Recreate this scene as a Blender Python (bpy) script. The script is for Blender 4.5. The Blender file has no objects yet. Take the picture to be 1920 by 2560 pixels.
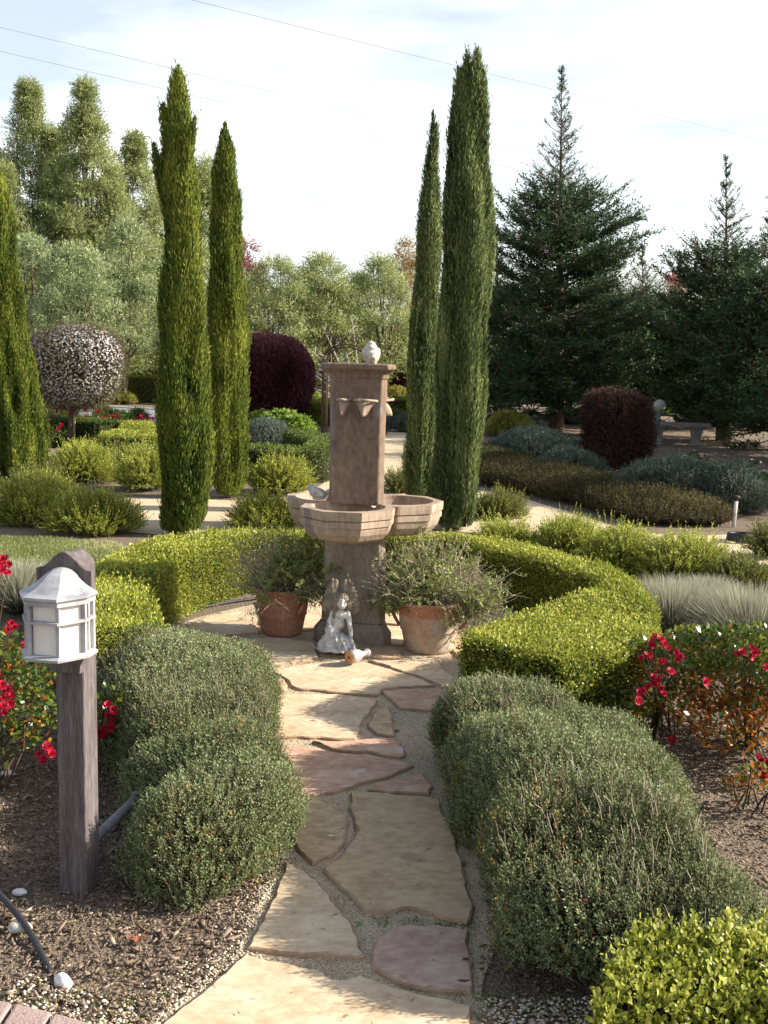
import bpy, bmesh, math, random
import numpy as np
from mathutils import Matrix, Vector

# ------------------------------------------------------------------ basics
SC = bpy.context.scene
COL = SC.collection
rng = np.random.default_rng(11)
random.seed(5)
R = math.radians
FPX, EYE, PITCH, ROLL = 2800.0, 1.7, R(8.3), R(1.4)
CAM = Matrix.Rotation(math.pi/2 - PITCH, 3, 'X') @ Matrix.Rotation(ROLL, 3, 'Z')
CN = np.array([list(r) for r in CAM])
SUN_EL, SUN_AZ = R(27), R(3)

def ray(px, py): return CN @ np.array([(px-960)/FPX, (1280-py)/FPX, -1.0])
def G(px, py, z=0.0):
    d = ray(px, py); t = (z-EYE)/d[2]; return d*t + np.array([0, 0, EYE])
def AT(px, py, Y):
    d = ray(px, py); t = Y/d[1]; return d*t + np.array([0, 0, EYE])
def g2(pts, z=0.0): return np.array([G(x, y, z)[:2] for x, y in pts])

def nrm(a):
    return a/np.maximum(np.linalg.norm(a, axis=-1, keepdims=True), 1e-9)
def rdir(n): return nrm(rng.normal(size=(n, 3)))
_sn = {}
def sn(P, f=1.0, seed=0):
    """smooth pseudo noise in -1..1"""
    if seed not in _sn:
        r = np.random.default_rng(1000+seed)
        _sn[seed] = (r.normal(size=(7, 3))*np.array([1, 1, 1]), r.uniform(0, 6.28, 7))
    K, ph = _sn[seed]
    s = np.zeros(len(P))
    for i in range(7): s += np.sin((P @ K[i])*f + ph[i])
    return s/3.2

class PM:
    """collects arrays of faces and links them as ONE mesh object"""
    def __init__(s): s.V = []; s.F = []; s.n = 0
    def add(s, V, F, mat=0, val=None):
        V = np.asarray(V, float); F = np.asarray(F, int)
        if len(F) == 0: return
        if val is None: val = np.full(len(F), .5)
        elif np.isscalar(val): val = np.full(len(F), float(val))
        s.V.append(V); s.F.append((F+s.n, mat, val)); s.n += len(V)
    def build(s, name, mats, parent=None, origin=(0, 0, 0), smooth=False):
        me = bpy.data.meshes.new(name)
        V = np.concatenate(s.V) - np.asarray(origin)
        me.vertices.add(len(V)); me.vertices.foreach_set('co', V.astype(np.float32).ravel())
        loops = np.concatenate([F.ravel() for F, m, v in s.F])
        tot = np.concatenate([np.full(len(F), F.shape[1]) for F, m, v in s.F])
        mi = np.concatenate([np.full(len(F), m) for F, m, v in s.F])
        vv = np.concatenate([v for F, m, v in s.F])
        st = np.concatenate([[0], np.cumsum(tot)[:-1]])
        me.loops.add(len(loops)); me.loops.foreach_set('vertex_index', loops.astype(np.int32))
        me.polygons.add(len(tot)); me.polygons.foreach_set('loop_start', st.astype(np.int32))
        me.polygons.foreach_set('material_index', mi.astype(np.int32))
        if smooth: me.polygons.foreach_set('use_smooth', np.ones(len(tot), bool))
        at = me.attributes.new('v', 'FLOAT', 'FACE'); at.data.foreach_set('value', vv.astype(np.float32))
        me.update(calc_edges=True)
        for m in (mats if isinstance(mats, (list, tuple)) else [mats]): me.materials.append(m)
        return link(name, me, parent, origin)

def link(name, me, parent=None, origin=(0, 0, 0)):
    o = bpy.data.objects.new(name, me); COL.objects.link(o)
    if parent: o.parent = parent
    else: o.location = origin
    return o
def tag(o, label, cat, group=None):
    o['label'] = label; o['category'] = cat
    if group: o['group'] = group
    return o
def thing(name, loc, label, cat, group=None, rz=0):
    o = bpy.data.objects.new(name, None); COL.objects.link(o)
    o.location = loc; o.rotation_euler = (0, 0, rz); o.empty_display_size = .2
    return tag(o, label, cat, group)
def kind(o, k): o['kind'] = k; return o

# ------------------------------------------------------------------ materials
def newmat(name):
    m = bpy.data.materials.new(name); m.use_nodes = True
    nt = m.node_tree; nt.nodes.clear()
    out = nt.nodes.new('ShaderNodeOutputMaterial')
    return m, nt, out
def ramp(nt, cols, pos=None, interp='LINEAR'):
    r = nt.nodes.new('ShaderNodeValToRGB'); cr = r.color_ramp; cr.interpolation = interp
    n = len(cols); pos = pos or [i/(n-1) for i in range(n)]
    while len(cr.elements) < n: cr.elements.new(.5)
    for e, p, c in zip(cr.elements, pos, cols): e.position = p; e.color = (*c, 1)
    return r
def leafmat(name, cols, transl=.3, rough=.55, spec=.3, pos=None):
    m, nt, out = newmat(name); L = nt.links.new
    a = nt.nodes.new('ShaderNodeAttribute'); a.attribute_name = 'v'
    r = ramp(nt, cols, pos); L(a.outputs['Fac'], r.inputs[0])
    p = nt.nodes.new('ShaderNodeBsdfPrincipled'); p.inputs['Roughness'].default_value = rough
    p.inputs['Specular IOR Level'].default_value = spec
    L(r.outputs[0], p.inputs['Base Color'])
    if transl > 0:
        t = nt.nodes.new('ShaderNodeBsdfTranslucent'); mx = nt.nodes.new('ShaderNodeMixShader')
        g = nt.nodes.new('ShaderNodeGamma'); g.inputs[1].default_value = .85
        L(r.outputs[0], g.inputs[0]); L(g.outputs[0], t.inputs['Color'])
        mx.inputs[0].default_value = transl
        L(p.outputs[0], mx.inputs[1]); L(t.outputs[0], mx.inputs[2]); L(mx.outputs[0], out.inputs[0])
    else: L(p.outputs[0], out.inputs[0])
    return m
def surf(name, cols, scale=8, detail=8, rough=.85, bump=.3, bscale=60, stretch=(1, 1, 1), pos=None,
         metal=0, spec=.3, fine=None, finefac=.35, bdist=.01, spots=None):
    """noise-coloured surface: broad stain ramp, optional fine grain layer, spots and bump"""
    m, nt, out = newmat(name); N = nt.nodes.new; L = nt.links.new
    tc = N('ShaderNodeTexCoord'); mp = N('ShaderNodeMapping'); mp.inputs['Scale'].default_value = stretch
    L(tc.outputs['Object'], mp.inputs[0])
    n1 = N('ShaderNodeTexNoise'); n1.inputs['Scale'].default_value = scale; n1.inputs['Detail'].default_value = detail
    n1.inputs['Roughness'].default_value = .62
    L(mp.outputs[0], n1.inputs['Vector'])
    r = ramp(nt, cols, pos or [.3+.4*i/(len(cols)-1) for i in range(len(cols))]); L(n1.outputs['Fac'], r.inputs[0])
    col = r.outputs[0]
    n2 = N('ShaderNodeTexNoise'); n2.inputs['Scale'].default_value = bscale; n2.inputs['Detail'].default_value = 6
    L(mp.outputs[0], n2.inputs['Vector'])
    if fine:
        r2 = ramp(nt, fine, [.35, .65]); L(n2.outputs['Fac'], r2.inputs[0])
        mx = N('ShaderNodeMix'); mx.data_type = 'RGBA'; mx.inputs[0].default_value = finefac
        L(col, mx.inputs[6]); L(r2.outputs[0], mx.inputs[7]); col = mx.outputs[2]
    if spots and not isinstance(spots, list): spots = [spots]
    for sc, th, sc_col in (spots or []):
        n3 = N('ShaderNodeTexNoise'); n3.inputs['Scale'].default_value = sc; n3.inputs['Detail'].default_value = 3
        L(mp.outputs[0], n3.inputs['Vector'])
        r3 = ramp(nt, [(0, 0, 0), (1, 1, 1)], [th, th+.05]); L(n3.outputs['Fac'], r3.inputs[0])
        mx = N('ShaderNodeMix'); mx.data_type = 'RGBA'
        L(r3.outputs[0], mx.inputs[0]); L(col, mx.inputs[6]); mx.inputs[7].default_value = (*sc_col, 1); col = mx.outputs[2]
    p = N('ShaderNodeBsdfPrincipled'); p.inputs['Roughness'].default_value = rough
    p.inputs['Metallic'].default_value = metal; p.inputs['Specular IOR Level'].default_value = spec
    L(col, p.inputs['Base Color'])
    if bump:
        b = N('ShaderNodeBump'); b.inputs['Strength'].default_value = bump; b.inputs['Distance'].default_value = bdist
        L(n2.outputs['Fac'], b.inputs['Height']); L(b.outputs[0], p.inputs['Normal'])
    L(p.outputs[0], out.inputs[0])
    return m

# ------------------------------------------------------------------ geometry generators
def leaves(P, D, N, L, W, wide=.45, six=False):
    """diamond leaves: base point, direction, approx normal, length, width"""
    n = len(P); L = np.broadcast_to(np.asarray(L, float), (n,))[:, None]; W = np.broadcast_to(np.asarray(W, float), (n,))[:, None]
    S = nrm(np.cross(D, N)); U = np.cross(S, D)
    if six:
        V = np.empty((n, 6, 3)); V[:, 0] = P; V[:, 3] = P + D*L
        for j, t, s_ in ((1, .25, .8), (2, .72, .85), (4, .72, -.85), (5, .25, -.8)): V[:, j] = P + D*L*t + S*W/2*s_ + U*W*.16
        i = np.arange(n)[:, None]*6
        return V.reshape(-1, 3), np.stack([i+np.array([0, 1, 2, 3]), i+np.array([0, 3, 4, 5])], 1).reshape(-1, 4)
    V = np.empty((n, 4, 3)); V[:, 0] = P
    V[:, 1] = P + D*L*wide + S*W/2 + U*W*.12; V[:, 2] = P + D*L; V[:, 3] = P + D*L*wide - S*W/2 + U*W*.12
    return V.reshape(-1, 3), np.arange(4*n).reshape(-1, 4)
def perp(D):
    r = rdir(len(D)); return nrm(np.cross(D, r))
def sprigs(pm, P, D, L, K, ll, lw, spread=.9, mat=0, val=None, stem=None, stemw=.002, tip=.35, vr=.12, six=False):
    n = len(P)
    if n == 0: return
    A = perp(D); B = np.cross(D, A); ph = rng.uniform(0, 6.28, n)
    L = np.broadcast_to(np.asarray(L, float), (n,))
    if val is None: val = np.full(n, .5)
    for k in range(K):
        t = (k+.6)/K; a = ph + k*2.4; sp = spread*(1-tip*t)
        d = nrm(D*np.cos(sp) + (A*np.cos(a)[:, None] + B*np.sin(a)[:, None])*np.sin(sp) + rng.normal(size=(n, 3))*.12)
        V, F = leaves(P + D*(L*t)[:, None], d, D + rdir(n)*.7, ll*rng.uniform(.7, 1.15, n), lw*rng.uniform(.8, 1.2, n), six=six)
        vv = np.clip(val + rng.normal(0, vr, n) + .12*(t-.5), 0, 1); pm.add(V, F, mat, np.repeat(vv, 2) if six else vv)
    if stem is not None:
        V, F = leaves(P - D*(L*.3)[:, None], D, rdir(n), L*1.25, stemw)
        pm.add(V, F, stem, rng.uniform(0, 1, n))
def tubes(Pts, Rad, sides=3):
    """Pts (n,k,3), Rad (n,k)"""
    n, k, _ = Pts.shape
    T = np.gradient(Pts, axis=1); T = nrm(T)
    ref = np.where(np.abs(T[..., 2:3]) > .9, np.array([1., 0, 0]), np.array([0, 0, 1.]))
    A = nrm(np.cross(T, ref)); B = np.cross(T, A)
    an = np.arange(sides)*2*math.pi/sides
    V = Pts[:, :, None, :] + Rad[:, :, None, None]*(A[:, :, None, :]*np.cos(an)[:, None] + B[:, :, None, :]*np.sin(an)[:, None])
    idx = np.arange(n*k*sides).reshape(n, k, sides); i2 = np.roll(idx, -1, axis=2)
    F = np.stack([idx[:, :-1], i2[:, :-1], i2[:, 1:], idx[:, 1:]], -1).reshape(-1, 4)
    return V.reshape(-1, 3), F
def tube1(pts, rad, sides=8):
    pts = np.asarray(pts, float); rad = np.broadcast_to(np.asarray(rad, float), (len(pts),))
    V, F = tubes(pts[None], rad[None], sides)
    return V, F
def caps(k, sides): return np.arange(sides)[None, ::-1], (np.arange(sides)+(k-1)*sides)[None]
def addtube(pm, pts, rad, sides=8, mat=0, val=.5):
    V, F = tube1(pts, rad, sides); pm.add(V, F, mat, val)
    a, b = caps(len(pts), sides); n0 = pm.n - len(V)
    for c in (a, b):
        pm.F.append((c+n0, mat, np.array([val])))
def smoothpts(p, n, closed=False):
    """Catmull-Rom through points, resampled to n"""
    p = np.asarray(p, float); m = len(p)
    out = []
    segs = m if closed else m-1
    for i in range(segs):
        if closed: a, b, c, d = p[(i-1) % m], p[i], p[(i+1) % m], p[(i+2) % m]
        else: a, b, c, d = p[max(i-1, 0)], p[i], p[i+1], p[min(i+2, m-1)]
        for t in np.linspace(0, 1, 12, endpoint=False):
            out.append(.5*((2*b) + (-a+c)*t + (2*a-5*b+4*c-d)*t*t + (-a+3*b-3*c+d)*t**3))
    if not closed: out.append(p[-1])
    else: out.append(out[0])
    out = np.array(out); s = np.concatenate([[0], np.cumsum(np.linalg.norm(np.diff(out, axis=0), axis=1))])
    u = np.linspace(0, s[-1], n, endpoint=not closed)
    return np.stack([np.interp(u, s, out[:, j]) for j in range(p.shape[1])], 1)
def grid_tris(nu, nv, wrap):
    """nu rings of nv"""
    idx = np.arange(nu*nv).reshape(nu, nv)
    j2 = np.roll(idx, -1, axis=1) if wrap else idx[:, 1:]
    i1 = idx if wrap else idx[:, :-1]
    a, b, c, d = i1[:-1], j2[:-1], j2[1:], i1[1:]
    return np.concatenate([np.stack([a, b, c], -1).reshape(-1, 3), np.stack([a, c, d], -1).reshape(-1, 3)])
def vnormals(V, T):
    fn = np.cross(V[T[:, 1]]-V[T[:, 0]], V[T[:, 2]]-V[T[:, 0]])
    N = np.zeros_like(V)
    for j in range(3): np.add.at(N, T[:, j], fn)
    return nrm(N)
def outward(V, T):
    c = V.mean(0); fn = np.cross(V[T[:, 1]]-V[T[:, 0]], V[T[:, 2]]-V[T[:, 0]])
    s = np.sum((V[T].mean(1)-c)*fn)
    return T if s > 0 else T[:, ::-1]
def tsample(V, T, n, zmin=-.5):
    a, b, c = V[T[:, 0]], V[T[:, 1]], V[T[:, 2]]
    fn = np.cross(b-a, c-a); ar = np.linalg.norm(fn, axis=1)
    N = nrm(fn); ar = ar*(N[:, 2] > zmin)
    i = rng.choice(len(T), n, p=ar/ar.sum())
    r1 = np.sqrt(rng.random(n)); r2 = rng.random(n)
    P = a[i]*(1-r1)[:, None] + b[i]*(r1*(1-r2))[:, None] + c[i]*(r1*r2)[:, None]
    return P, N[i]
def tarea(V, T): return np.linalg.norm(np.cross(V[T[:, 1]]-V[T[:, 0]], V[T[:, 2]]-V[T[:, 0]]), axis=1).sum()/2
def star_body(outline, H, p=2.6, ns=64, nr=16, z0=0.0, tuck=.92, noise=(.03, 5), seed=0):
    o = smoothpts(outline, ns, closed=True); c = o.mean(0)
    rings = []
    for i in range(nr+1):
        if i == 0: s, z = tuck, 0.
        else:
            f = (i-.6)/(nr-.6)*math.pi/2; s = math.cos(f)**(2/p) if i < nr else 0.004; z = math.sin(f)**(2/p)
        q = c + (o-c)*s
        rings.append(np.column_stack([q, np.full(ns, z0 + H*z)]))
    V = np.concatenate(rings); T = outward(V, grid_tris(nr+1, ns, True))
    N = vnormals(V, T); d = noise[0]*(sn(V, noise[1], seed) + .5*sn(V, noise[1]*2.7, seed+1))
    V = V + N*d[:, None]; V[:, 2] = np.maximum(V[:, 2], z0)
    return V, T
def ellip(cx, cy, rx, ry, n=14, rot=0):
    a = np.arange(n)*2*math.pi/n
    x, y = rx*np.cos(a), ry*np.sin(a)
    return np.column_stack([cx + x*math.cos(rot)-y*math.sin(rot), cy + x*math.sin(rot)+y*math.cos(rot)])
def ball_body(c, rx, ry, rz, nu=14, nv=28, noise=(.03, 4), seed=0, pw=2.0):
    ph = np.linspace(-math.pi/2+.03, math.pi/2-.03, nu); th = np.arange(nv)*2*math.pi/nv
    cp, sp = np.abs(np.cos(ph))**(2/pw), np.sign(np.sin(ph))*np.abs(np.sin(ph))**(2/pw)
    V = np.stack([cp[:, None]*np.cos(th)*rx, cp[:, None]*np.sin(th)*ry, (sp[:, None]+0*th)*rz], -1).reshape(-1, 3)
    T = outward(V, grid_tris(nu, nv, True)); N = vnormals(V, T)
    V = V + N*(noise[0]*(sn(V, noise[1], seed)+.5*sn(V, noise[1]*2.5, seed+1)))[:, None] + np.asarray(c)
    return V, T
def sweep_body(inner, outer, H, z0=0., rnd=.05, n=60, noise=(.012, 9), seed=0, closed=False, cornerpow=1):
    a = np.asarray(inner, float); b = np.asarray(outer, float)
    prof = []  # (u across 0..1, z) profile
    for z in np.linspace(0, H-rnd, 6): prof.append((0, z, 0))
    prof += [(0, H-rnd*.3, rnd*.3), (0, H, rnd)]
    for u in np.linspace(.15, .85, 6): prof.append((u, H, 0))
    prof += [(1, H, -rnd), (1, H-rnd*.3, -rnd*.3)]
    for z in np.linspace(H-rnd, 0, 6): prof.append((1, z, 0))
    d = nrm(b-a); rings = []
    for u, z, s in prof:
        q = a + (b-a)*u + d*s
        rings.append(np.column_stack([q, np.full(len(q), z0+z)]))
    V = np.stack(rings, 1).reshape(-1, 3); k = len(prof); m = len(a)
    T = grid_tris(m, k, False)
    if not closed:
        # end caps as grids between inner side and outer side
        capT = []; extra = []
        for e in (0, m-1):
            base = e*k; zs = 7
            rows = []
            for i in range(8): rows.append((V[base+i], V[base+k-1-i]))
            gv = []
            for (p, q) in rows:
                for u in np.linspace(0, 1, 9): gv.append(p*(1-u)+q*u)
            off = len(V) + sum(len(x) for x in extra)
            extra.append(np.array(gv)); t = grid_tris(8, 9, False)+off
            capT.append(t if e == 0 else t[:, ::-1])
        V2 = np.concatenate([V]+extra); T0 = outward(V, T)
        if not np.array_equal(T0, T): T = T0; capT = [t[:, ::-1] for t in capT]
        # fix caps orientation individually
        cen = []
        for t, e in zip(capT, (0, m-1)):
            fn = np.cross(V2[t[:, 1]]-V2[t[:, 0]], V2[t[:, 2]]-V2[t[:, 0]]).sum(0)
            tang = (a[1]-a[0]) if e == 0 else (a[-2]-a[-1])
            if fn[0]*tang[0]+fn[1]*tang[1] > 0: t = t[:, ::-1]
            cen.append(t)
        # sweep orientation: top faces must look up
        fn = np.cross(V2[T[:, 1]]-V2[T[:, 0]], V2[T[:, 2]]-V2[T[:, 0]])
        if fn[:, 2].sum() < 0: T = T[:, ::-1]
        V = V2; T = np.concatenate([T]+cen)
    N = vnormals(V, T); d = noise[0]*(sn(V, noise[1], seed)+.6*sn(V, noise[1]*2.4, seed+1))
    V = V + N*d[:, None]; V[:, 2] = np.maximum(V[:, 2], z0)
    return V, T
def core(pm, V, T, inset, mat, val=.15):  # solid inset body added under the leaves to block light
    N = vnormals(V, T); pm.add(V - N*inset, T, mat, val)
UP = np.array([0, 0, 1.])
def clad(pm, V, T, n, L, W, wn=.6, wu=.3, wr=.7, din=.02, dout=.01, mat=0, K=0, ll=.01, lw=.005, spread=.9,
         stem=None, stemw=.002, cn=(6, .22), base=.5, vr=.14, zmin=-.5, topv=0, seed=3, gap=None, nz=1.0, six=False):
    P, N = tsample(V, T, n, zmin)
    cl = sn(P, cn[0], seed)
    if gap is not None:
        k = cl > gap[0] - gap[1]*rng.random(n)
        P, N, cl = P[k], N[k], cl[k]; n = len(P)
    P = P + N*(rng.uniform(-din, dout, n) + .5*(din+dout)*.5*cl)[:, None]
    D = nrm(N*wn + UP*wu + rdir(n)*wr)
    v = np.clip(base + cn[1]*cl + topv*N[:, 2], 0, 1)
    Ls = L*rng.uniform(.65, 1.2, n)
    if K: sprigs(pm, P, D, Ls, K, ll, lw, spread, mat, v, stem, stemw, vr=vr, six=six)
    else:
        NN = nrm(N*nz + rdir(n)*.9)
        a, b = leaves(P, D, NN, Ls, W*rng.uniform(.75, 1.2, n), six=six)
        vv = np.clip(v + rng.normal(0, vr, n), 0, 1); pm.add(a, b, mat, np.repeat(vv, 2) if six else vv)

def bm_obj(bm, name, mats, parent=None, origin=(0, 0, 0), smooth=False):
    me = bpy.data.meshes.new(name); bm.normal_update(); bm.to_mesh(me); bm.free()
    for m in (mats if isinstance(mats, (list, tuple)) else [mats]): me.materials.append(m)
    if smooth: me.polygons.foreach_set('use_smooth', np.ones(len(me.polygons), bool))
    return link(name, me, parent, origin)
def bake(o):
    """apply the modifiers of a temporary object and return the resulting mesh"""
    bpy.context.view_layer.update()
    dg = bpy.context.evaluated_depsgraph_get()
    me = bpy.data.meshes.new_from_object(o.evaluated_get(dg))
    bpy.data.objects.remove(o, do_unlink=True)
    return me
def prism(bm, pts, z0, z1, top_scale=1.0, bev=0):
    c = Vector((sum(p[0] for p in pts)/len(pts), sum(p[1] for p in pts)/len(pts)))
    lo = [bm.verts.new((p[0], p[1], z0)) for p in pts]
    hi = [bm.verts.new((c.x+(p[0]-c.x)*top_scale, c.y+(p[1]-c.y)*top_scale, z1)) for p in pts]
    n = len(pts); bm.faces.new(lo[::-1]); bm.faces.new(hi)
    for i in range(n): bm.faces.new((lo[i], lo[(i+1) % n], hi[(i+1) % n], hi[i]))
def loft(bm, loops, cap0=True, cap1=True):
    rows = [[bm.verts.new(p) for p in lp] for lp in loops]
    n = len(loops[0])
    for a, b in zip(rows[:-1], rows[1:]):
        for i in range(n): bm.faces.new((a[i], a[(i+1) % n], b[(i+1) % n], b[i]))
    if cap0: bm.faces.new(rows[0][::-1])
    if cap1: bm.faces.new(rows[-1])
    return rows
def bevel_all(bm, w, seg=2):
    bmesh.ops.recalc_face_normals(bm, faces=bm.faces)
    bmesh.ops.bevel(bm, geom=[e for e in bm.edges if e.is_manifold and e.calc_face_angle(0) > .5], offset=w, segments=seg, affect='EDGES', profile=.6)
def box(bm, x0, x1, y0, y1, z0, z1): prism(bm, [(x0, y0), (x1, y0), (x1, y1), (x0, y1)], z0, z1)
def blob(parts, voxel, name, smooth=2, disp=None):
    """union of ellipsoids (centre, radii, (rx,ry,rz)) and capsules (a, b, ra, rb) as one continuous skin"""
    bm = bmesh.new()
    for p in parts:
        if len(p) == 4:
            a, b = Vector(p[0]), Vector(p[1]); n = max(2, int((b-a).length/(min(p[2], p[3])*.35)))
            for i in range(n+1):
                t = i/n; bmesh.ops.create_icosphere(bm, subdivisions=2, radius=p[2]*(1-t)+p[3]*t, matrix=Matrix.Translation(a.lerp(b, t)))
        else:
            c, r = p[0], p[1]; rt = p[2] if len(p) > 2 else (0, 0, 0)
            from mathutils import Euler
            mt = Matrix.Translation(c) @ Euler([R(x) for x in rt]).to_matrix().to_4x4() @ Matrix.Diagonal((*r, 1))
            bmesh.ops.create_icosphere(bm, subdivisions=3, radius=1, matrix=mt)
    o = bm_obj(bm, name+'_tmp', [])
    m = o.modifiers.new('r', 'REMESH'); m.mode = 'VOXEL'; m.voxel_size = voxel
    s = o.modifiers.new('s', 'SMOOTH'); s.iterations = smooth; s.factor = .5
    me = bake(o)
    n = len(me.vertices); V = np.empty(n*3, np.float32); me.vertices.foreach_get('co', V); V = V.reshape(-1, 3).astype(float)
    if disp:
        N = np.empty(n*3, np.float32); me.vertices.foreach_get('normal', N); N = N.reshape(-1, 3)
        V = V + N*disp(V)[:, None]; me.vertices.foreach_set('co', V.astype(np.float32).ravel())
    me.polygons.foreach_set('use_smooth', np.ones(len(me.polygons), bool))
    me.name = name
    return me
def part(me, name, mats, parent=None, origin=(0, 0, 0)):
    me.materials.clear()
    for m in (mats if isinstance(mats, (list, tuple)) else [mats]): me.materials.append(m)
    return link(name, me, parent, origin)
# ------------------------------------------------------------------ camera, sky, sun
cam = bpy.data.cameras.new('camera'); co = bpy.data.objects.new('camera', cam); COL.objects.link(co)
co.location = (0, 0, EYE); co.rotation_euler = CAM.to_euler()
cam.sensor_fit = 'VERTICAL'; cam.sensor_height = 24; cam.lens = 24*FPX/2560
cam.clip_end = 3000; cam.clip_start = .05; SC.camera = co
SC.view_settings.view_transform = 'Standard'; SC.view_settings.look = 'None'
SC.view_settings.exposure = 1.2; SC.view_settings.gamma = 1
sd = Vector((math.cos(SUN_EL)*math.cos(SUN_AZ), math.cos(SUN_EL)*math.sin(SUN_AZ), math.sin(SUN_EL)))
sl = bpy.data.lights.new('sun', 'SUN'); sl.energy = 5.0; sl.angle = R(.55); sl.color = (1, .93, .82)
so = bpy.data.objects.new('sun', sl); COL.objects.link(so); so.rotation_euler = sd.to_track_quat('Z', 'Y').to_euler()
so.location = (10, 0, 12)
w = bpy.data.worlds.new('World'); SC.world = w; w.use_nodes = True
nt = w.node_tree; nt.nodes.clear(); N_ = nt.nodes.new; L_ = nt.links.new
sky = N_('ShaderNodeTexSky'); sky.sky_type = 'NISHITA'; sky.sun_disc = False
sky.sun_elevation = SUN_EL; sky.sun_rotation = math.pi/2 - SUN_AZ; sky.dust_density = 2.0; sky.air_density = 1.0
tc = N_('ShaderNodeTexCoord'); mp = N_('ShaderNodeMapping'); mp.inputs['Scale'].default_value = (1.2, 1.2, 4.5)
L_(tc.outputs['Generated'], mp.inputs[0])
nz = N_('ShaderNodeTexNoise'); nz.inputs['Scale'].default_value = 1.7; nz.inputs['Detail'].default_value = 7; nz.inputs['Roughness'].default_value = .55
L_(mp.outputs[0], nz.inputs['Vector'])
# thin high cloud, thickest low down
cr = ramp(nt, [(.26, .26, .26), (.5, .5, .5), (1, 1, 1)], [.43, .54, .66]); L_(nz.outputs['Fac'], cr.inputs[0])
sx = N_('ShaderNodeSeparateXYZ'); L_(tc.outputs['Generated'], sx.inputs[0])
el = ramp(nt, [(1, 1, 1), (.2, .2, .2)], [.30, .52]); L_(sx.outputs['Z'], el.inputs[0])
ml = N_('ShaderNodeMath'); ml.operation = 'MULTIPLY'; L_(cr.outputs[0], ml.inputs[0]); L_(el.outputs[0], ml.inputs[1])
mx = N_('ShaderNodeMix'); mx.data_type = 'RGBA'; mx.inputs[7].default_value = (9.6, 9.75, 9.8, 1)
L_(ml.outputs[0], mx.inputs[0]); L_(sky.outputs[0], mx.inputs[6])
bg = N_('ShaderNodeBackground'); bg.inputs['Strength'].default_value = .085
L_(mx.outputs[2], bg.inputs['Color'])
wo = N_('ShaderNodeOutputWorld'); L_(bg.outputs[0], wo.inputs[0])

# ------------------------------------------------------------------ materials
M = {}
M['soil'] = surf('soil_mulch', [(.09, .06, .04), (.16, .115, .08), (.25, .185, .13)], 3.5, 10, .95, .9, 90,
                 fine=[(.04, .026, .017), (.36, .28, .2)], finefac=.5, bdist=.02, spots=(120, .66, (.5, .45, .36)))
M['gravel'] = surf('decomposed_granite', [(.42, .31, .18), (.52, .4, .245), (.58, .47, .31)], 2.2, 8, .95, .5, 160,
                   fine=[(.28, .2, .12), (.75, .64, .46)], finefac=.4, bdist=.006, spots=(28, .68, (.3, .2, .11)))
M['joint'] = surf('joint_grit', [(.32, .21, .1), (.52, .37, .2), (.6, .45, .26)], 6, 8, .95, .9, 170,
                  fine=[(.1, .075, .045), (.75, .68, .55)], finefac=.5, bdist=.01, spots=(9, .66, (.1, .1, .035)))
M['asphalt'] = surf('asphalt', [(.2, .2, .215), (.25, .25, .265)], 1, 6, .9, .3, 80)
M['kerb'] = surf('kerb_concrete', [(.3, .28, .25), (.4, .37, .33)], 3, 6, .9, .3, 60)
M['lawn'] = surf('lawn_soil', [(.1, .11, .04), (.17, .17, .07)], 4, 6, .95, .4, 60)
tan = [(.42, .3, .18), (.56, .43, .28), (.64, .53, .39)]
def stone(name, cols, spots=[(5, .64, (.6, .5, .36)), (17, .69, (.26, .17, .1)), (75, .73, (.12, .08, .05))], fine=[(.3, .19, .1), (.72, .58, .4)]):
    return surf(name, cols, 3.2, 9, .8, .35, 26, fine=fine, finefac=.25, bdist=.008, spots=spots, stretch=(1, 1.7, 1))
M['st_tan'] = stone('sandstone_tan', tan)
M['st_gold'] = stone('sandstone_gold', [(.34, .23, .12), (.47, .34, .19), (.52, .35, .22)], [(4, .6, (.36, .27, .15)), (17, .69, (.2, .13, .08)), (75, .72, (.1, .07, .05))])
M['st_pink'] = stone('sandstone_pink', [(.38, .19, .135), (.5, .285, .2), (.58, .4, .29)], spots=[(9, .62, (.6, .46, .38)), (60, .72, (.14, .07, .06))])
M['st_purple'] = stone('sandstone_purple', [(.3, .17, .14), (.42, .27, .22), (.5, .36, .29)], spots=[(12, .66, (.09, .05, .045)), (50, .7, (.1, .06, .06))])
M['st_edge'] = surf('sandstone_edge', [(.24, .15, .09), (.44, .3, .19)], 12, 6, .9, .7, 50, bdist=.01)
M['paver'] = surf('brick_paver', [(.28, .2, .18), (.38, .28, .25)], 9, 8, .9, .4, 120, spots=(30, .7, (.14, .1, .09)))

# ------------------------------------------------------------------ the ground and the paths
bm = bmesh.new()
xs = np.concatenate([[-1500, -400, -120], np.linspace(-50, 50, 41), [120, 400, 1500]])
ys = np.concatenate([[-300, -60], np.linspace(-20, 90, 45), [200, 600, 2500]])
gv = [[bm.verts.new((x, y, 0)) for x in xs] for y in ys]
for j in range(len(ys)-1):
    for i in range(len(xs)-1): bm.faces.new((gv[j][i], gv[j][i+1], gv[j+1][i+1], gv[j+1][i]))
kind(bm_obj(bm, 'ground', M['soil']), 'structure')
def sheet(name, pts, z, mat, n=90, wob=.02, closed=True, knd='structure'):
    p = smoothpts(pts, n, closed=True)
    q = np.column_stack([p, np.zeros(len(p))]); p = p + wob*np.column_stack([sn(q, 6, 21), sn(q, 6, 22)])
    bm = bmesh.new(); vs = [bm.verts.new((x, y, z)) for x, y in p]
    f = bm.faces.new(vs); f.normal_update()
    if f.normal.z < 0: f.normal_flip()
    bmesh.ops.triangulate(bm, faces=[f])
    return kind(bm_obj(bm, name, mat), knd), p
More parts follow.
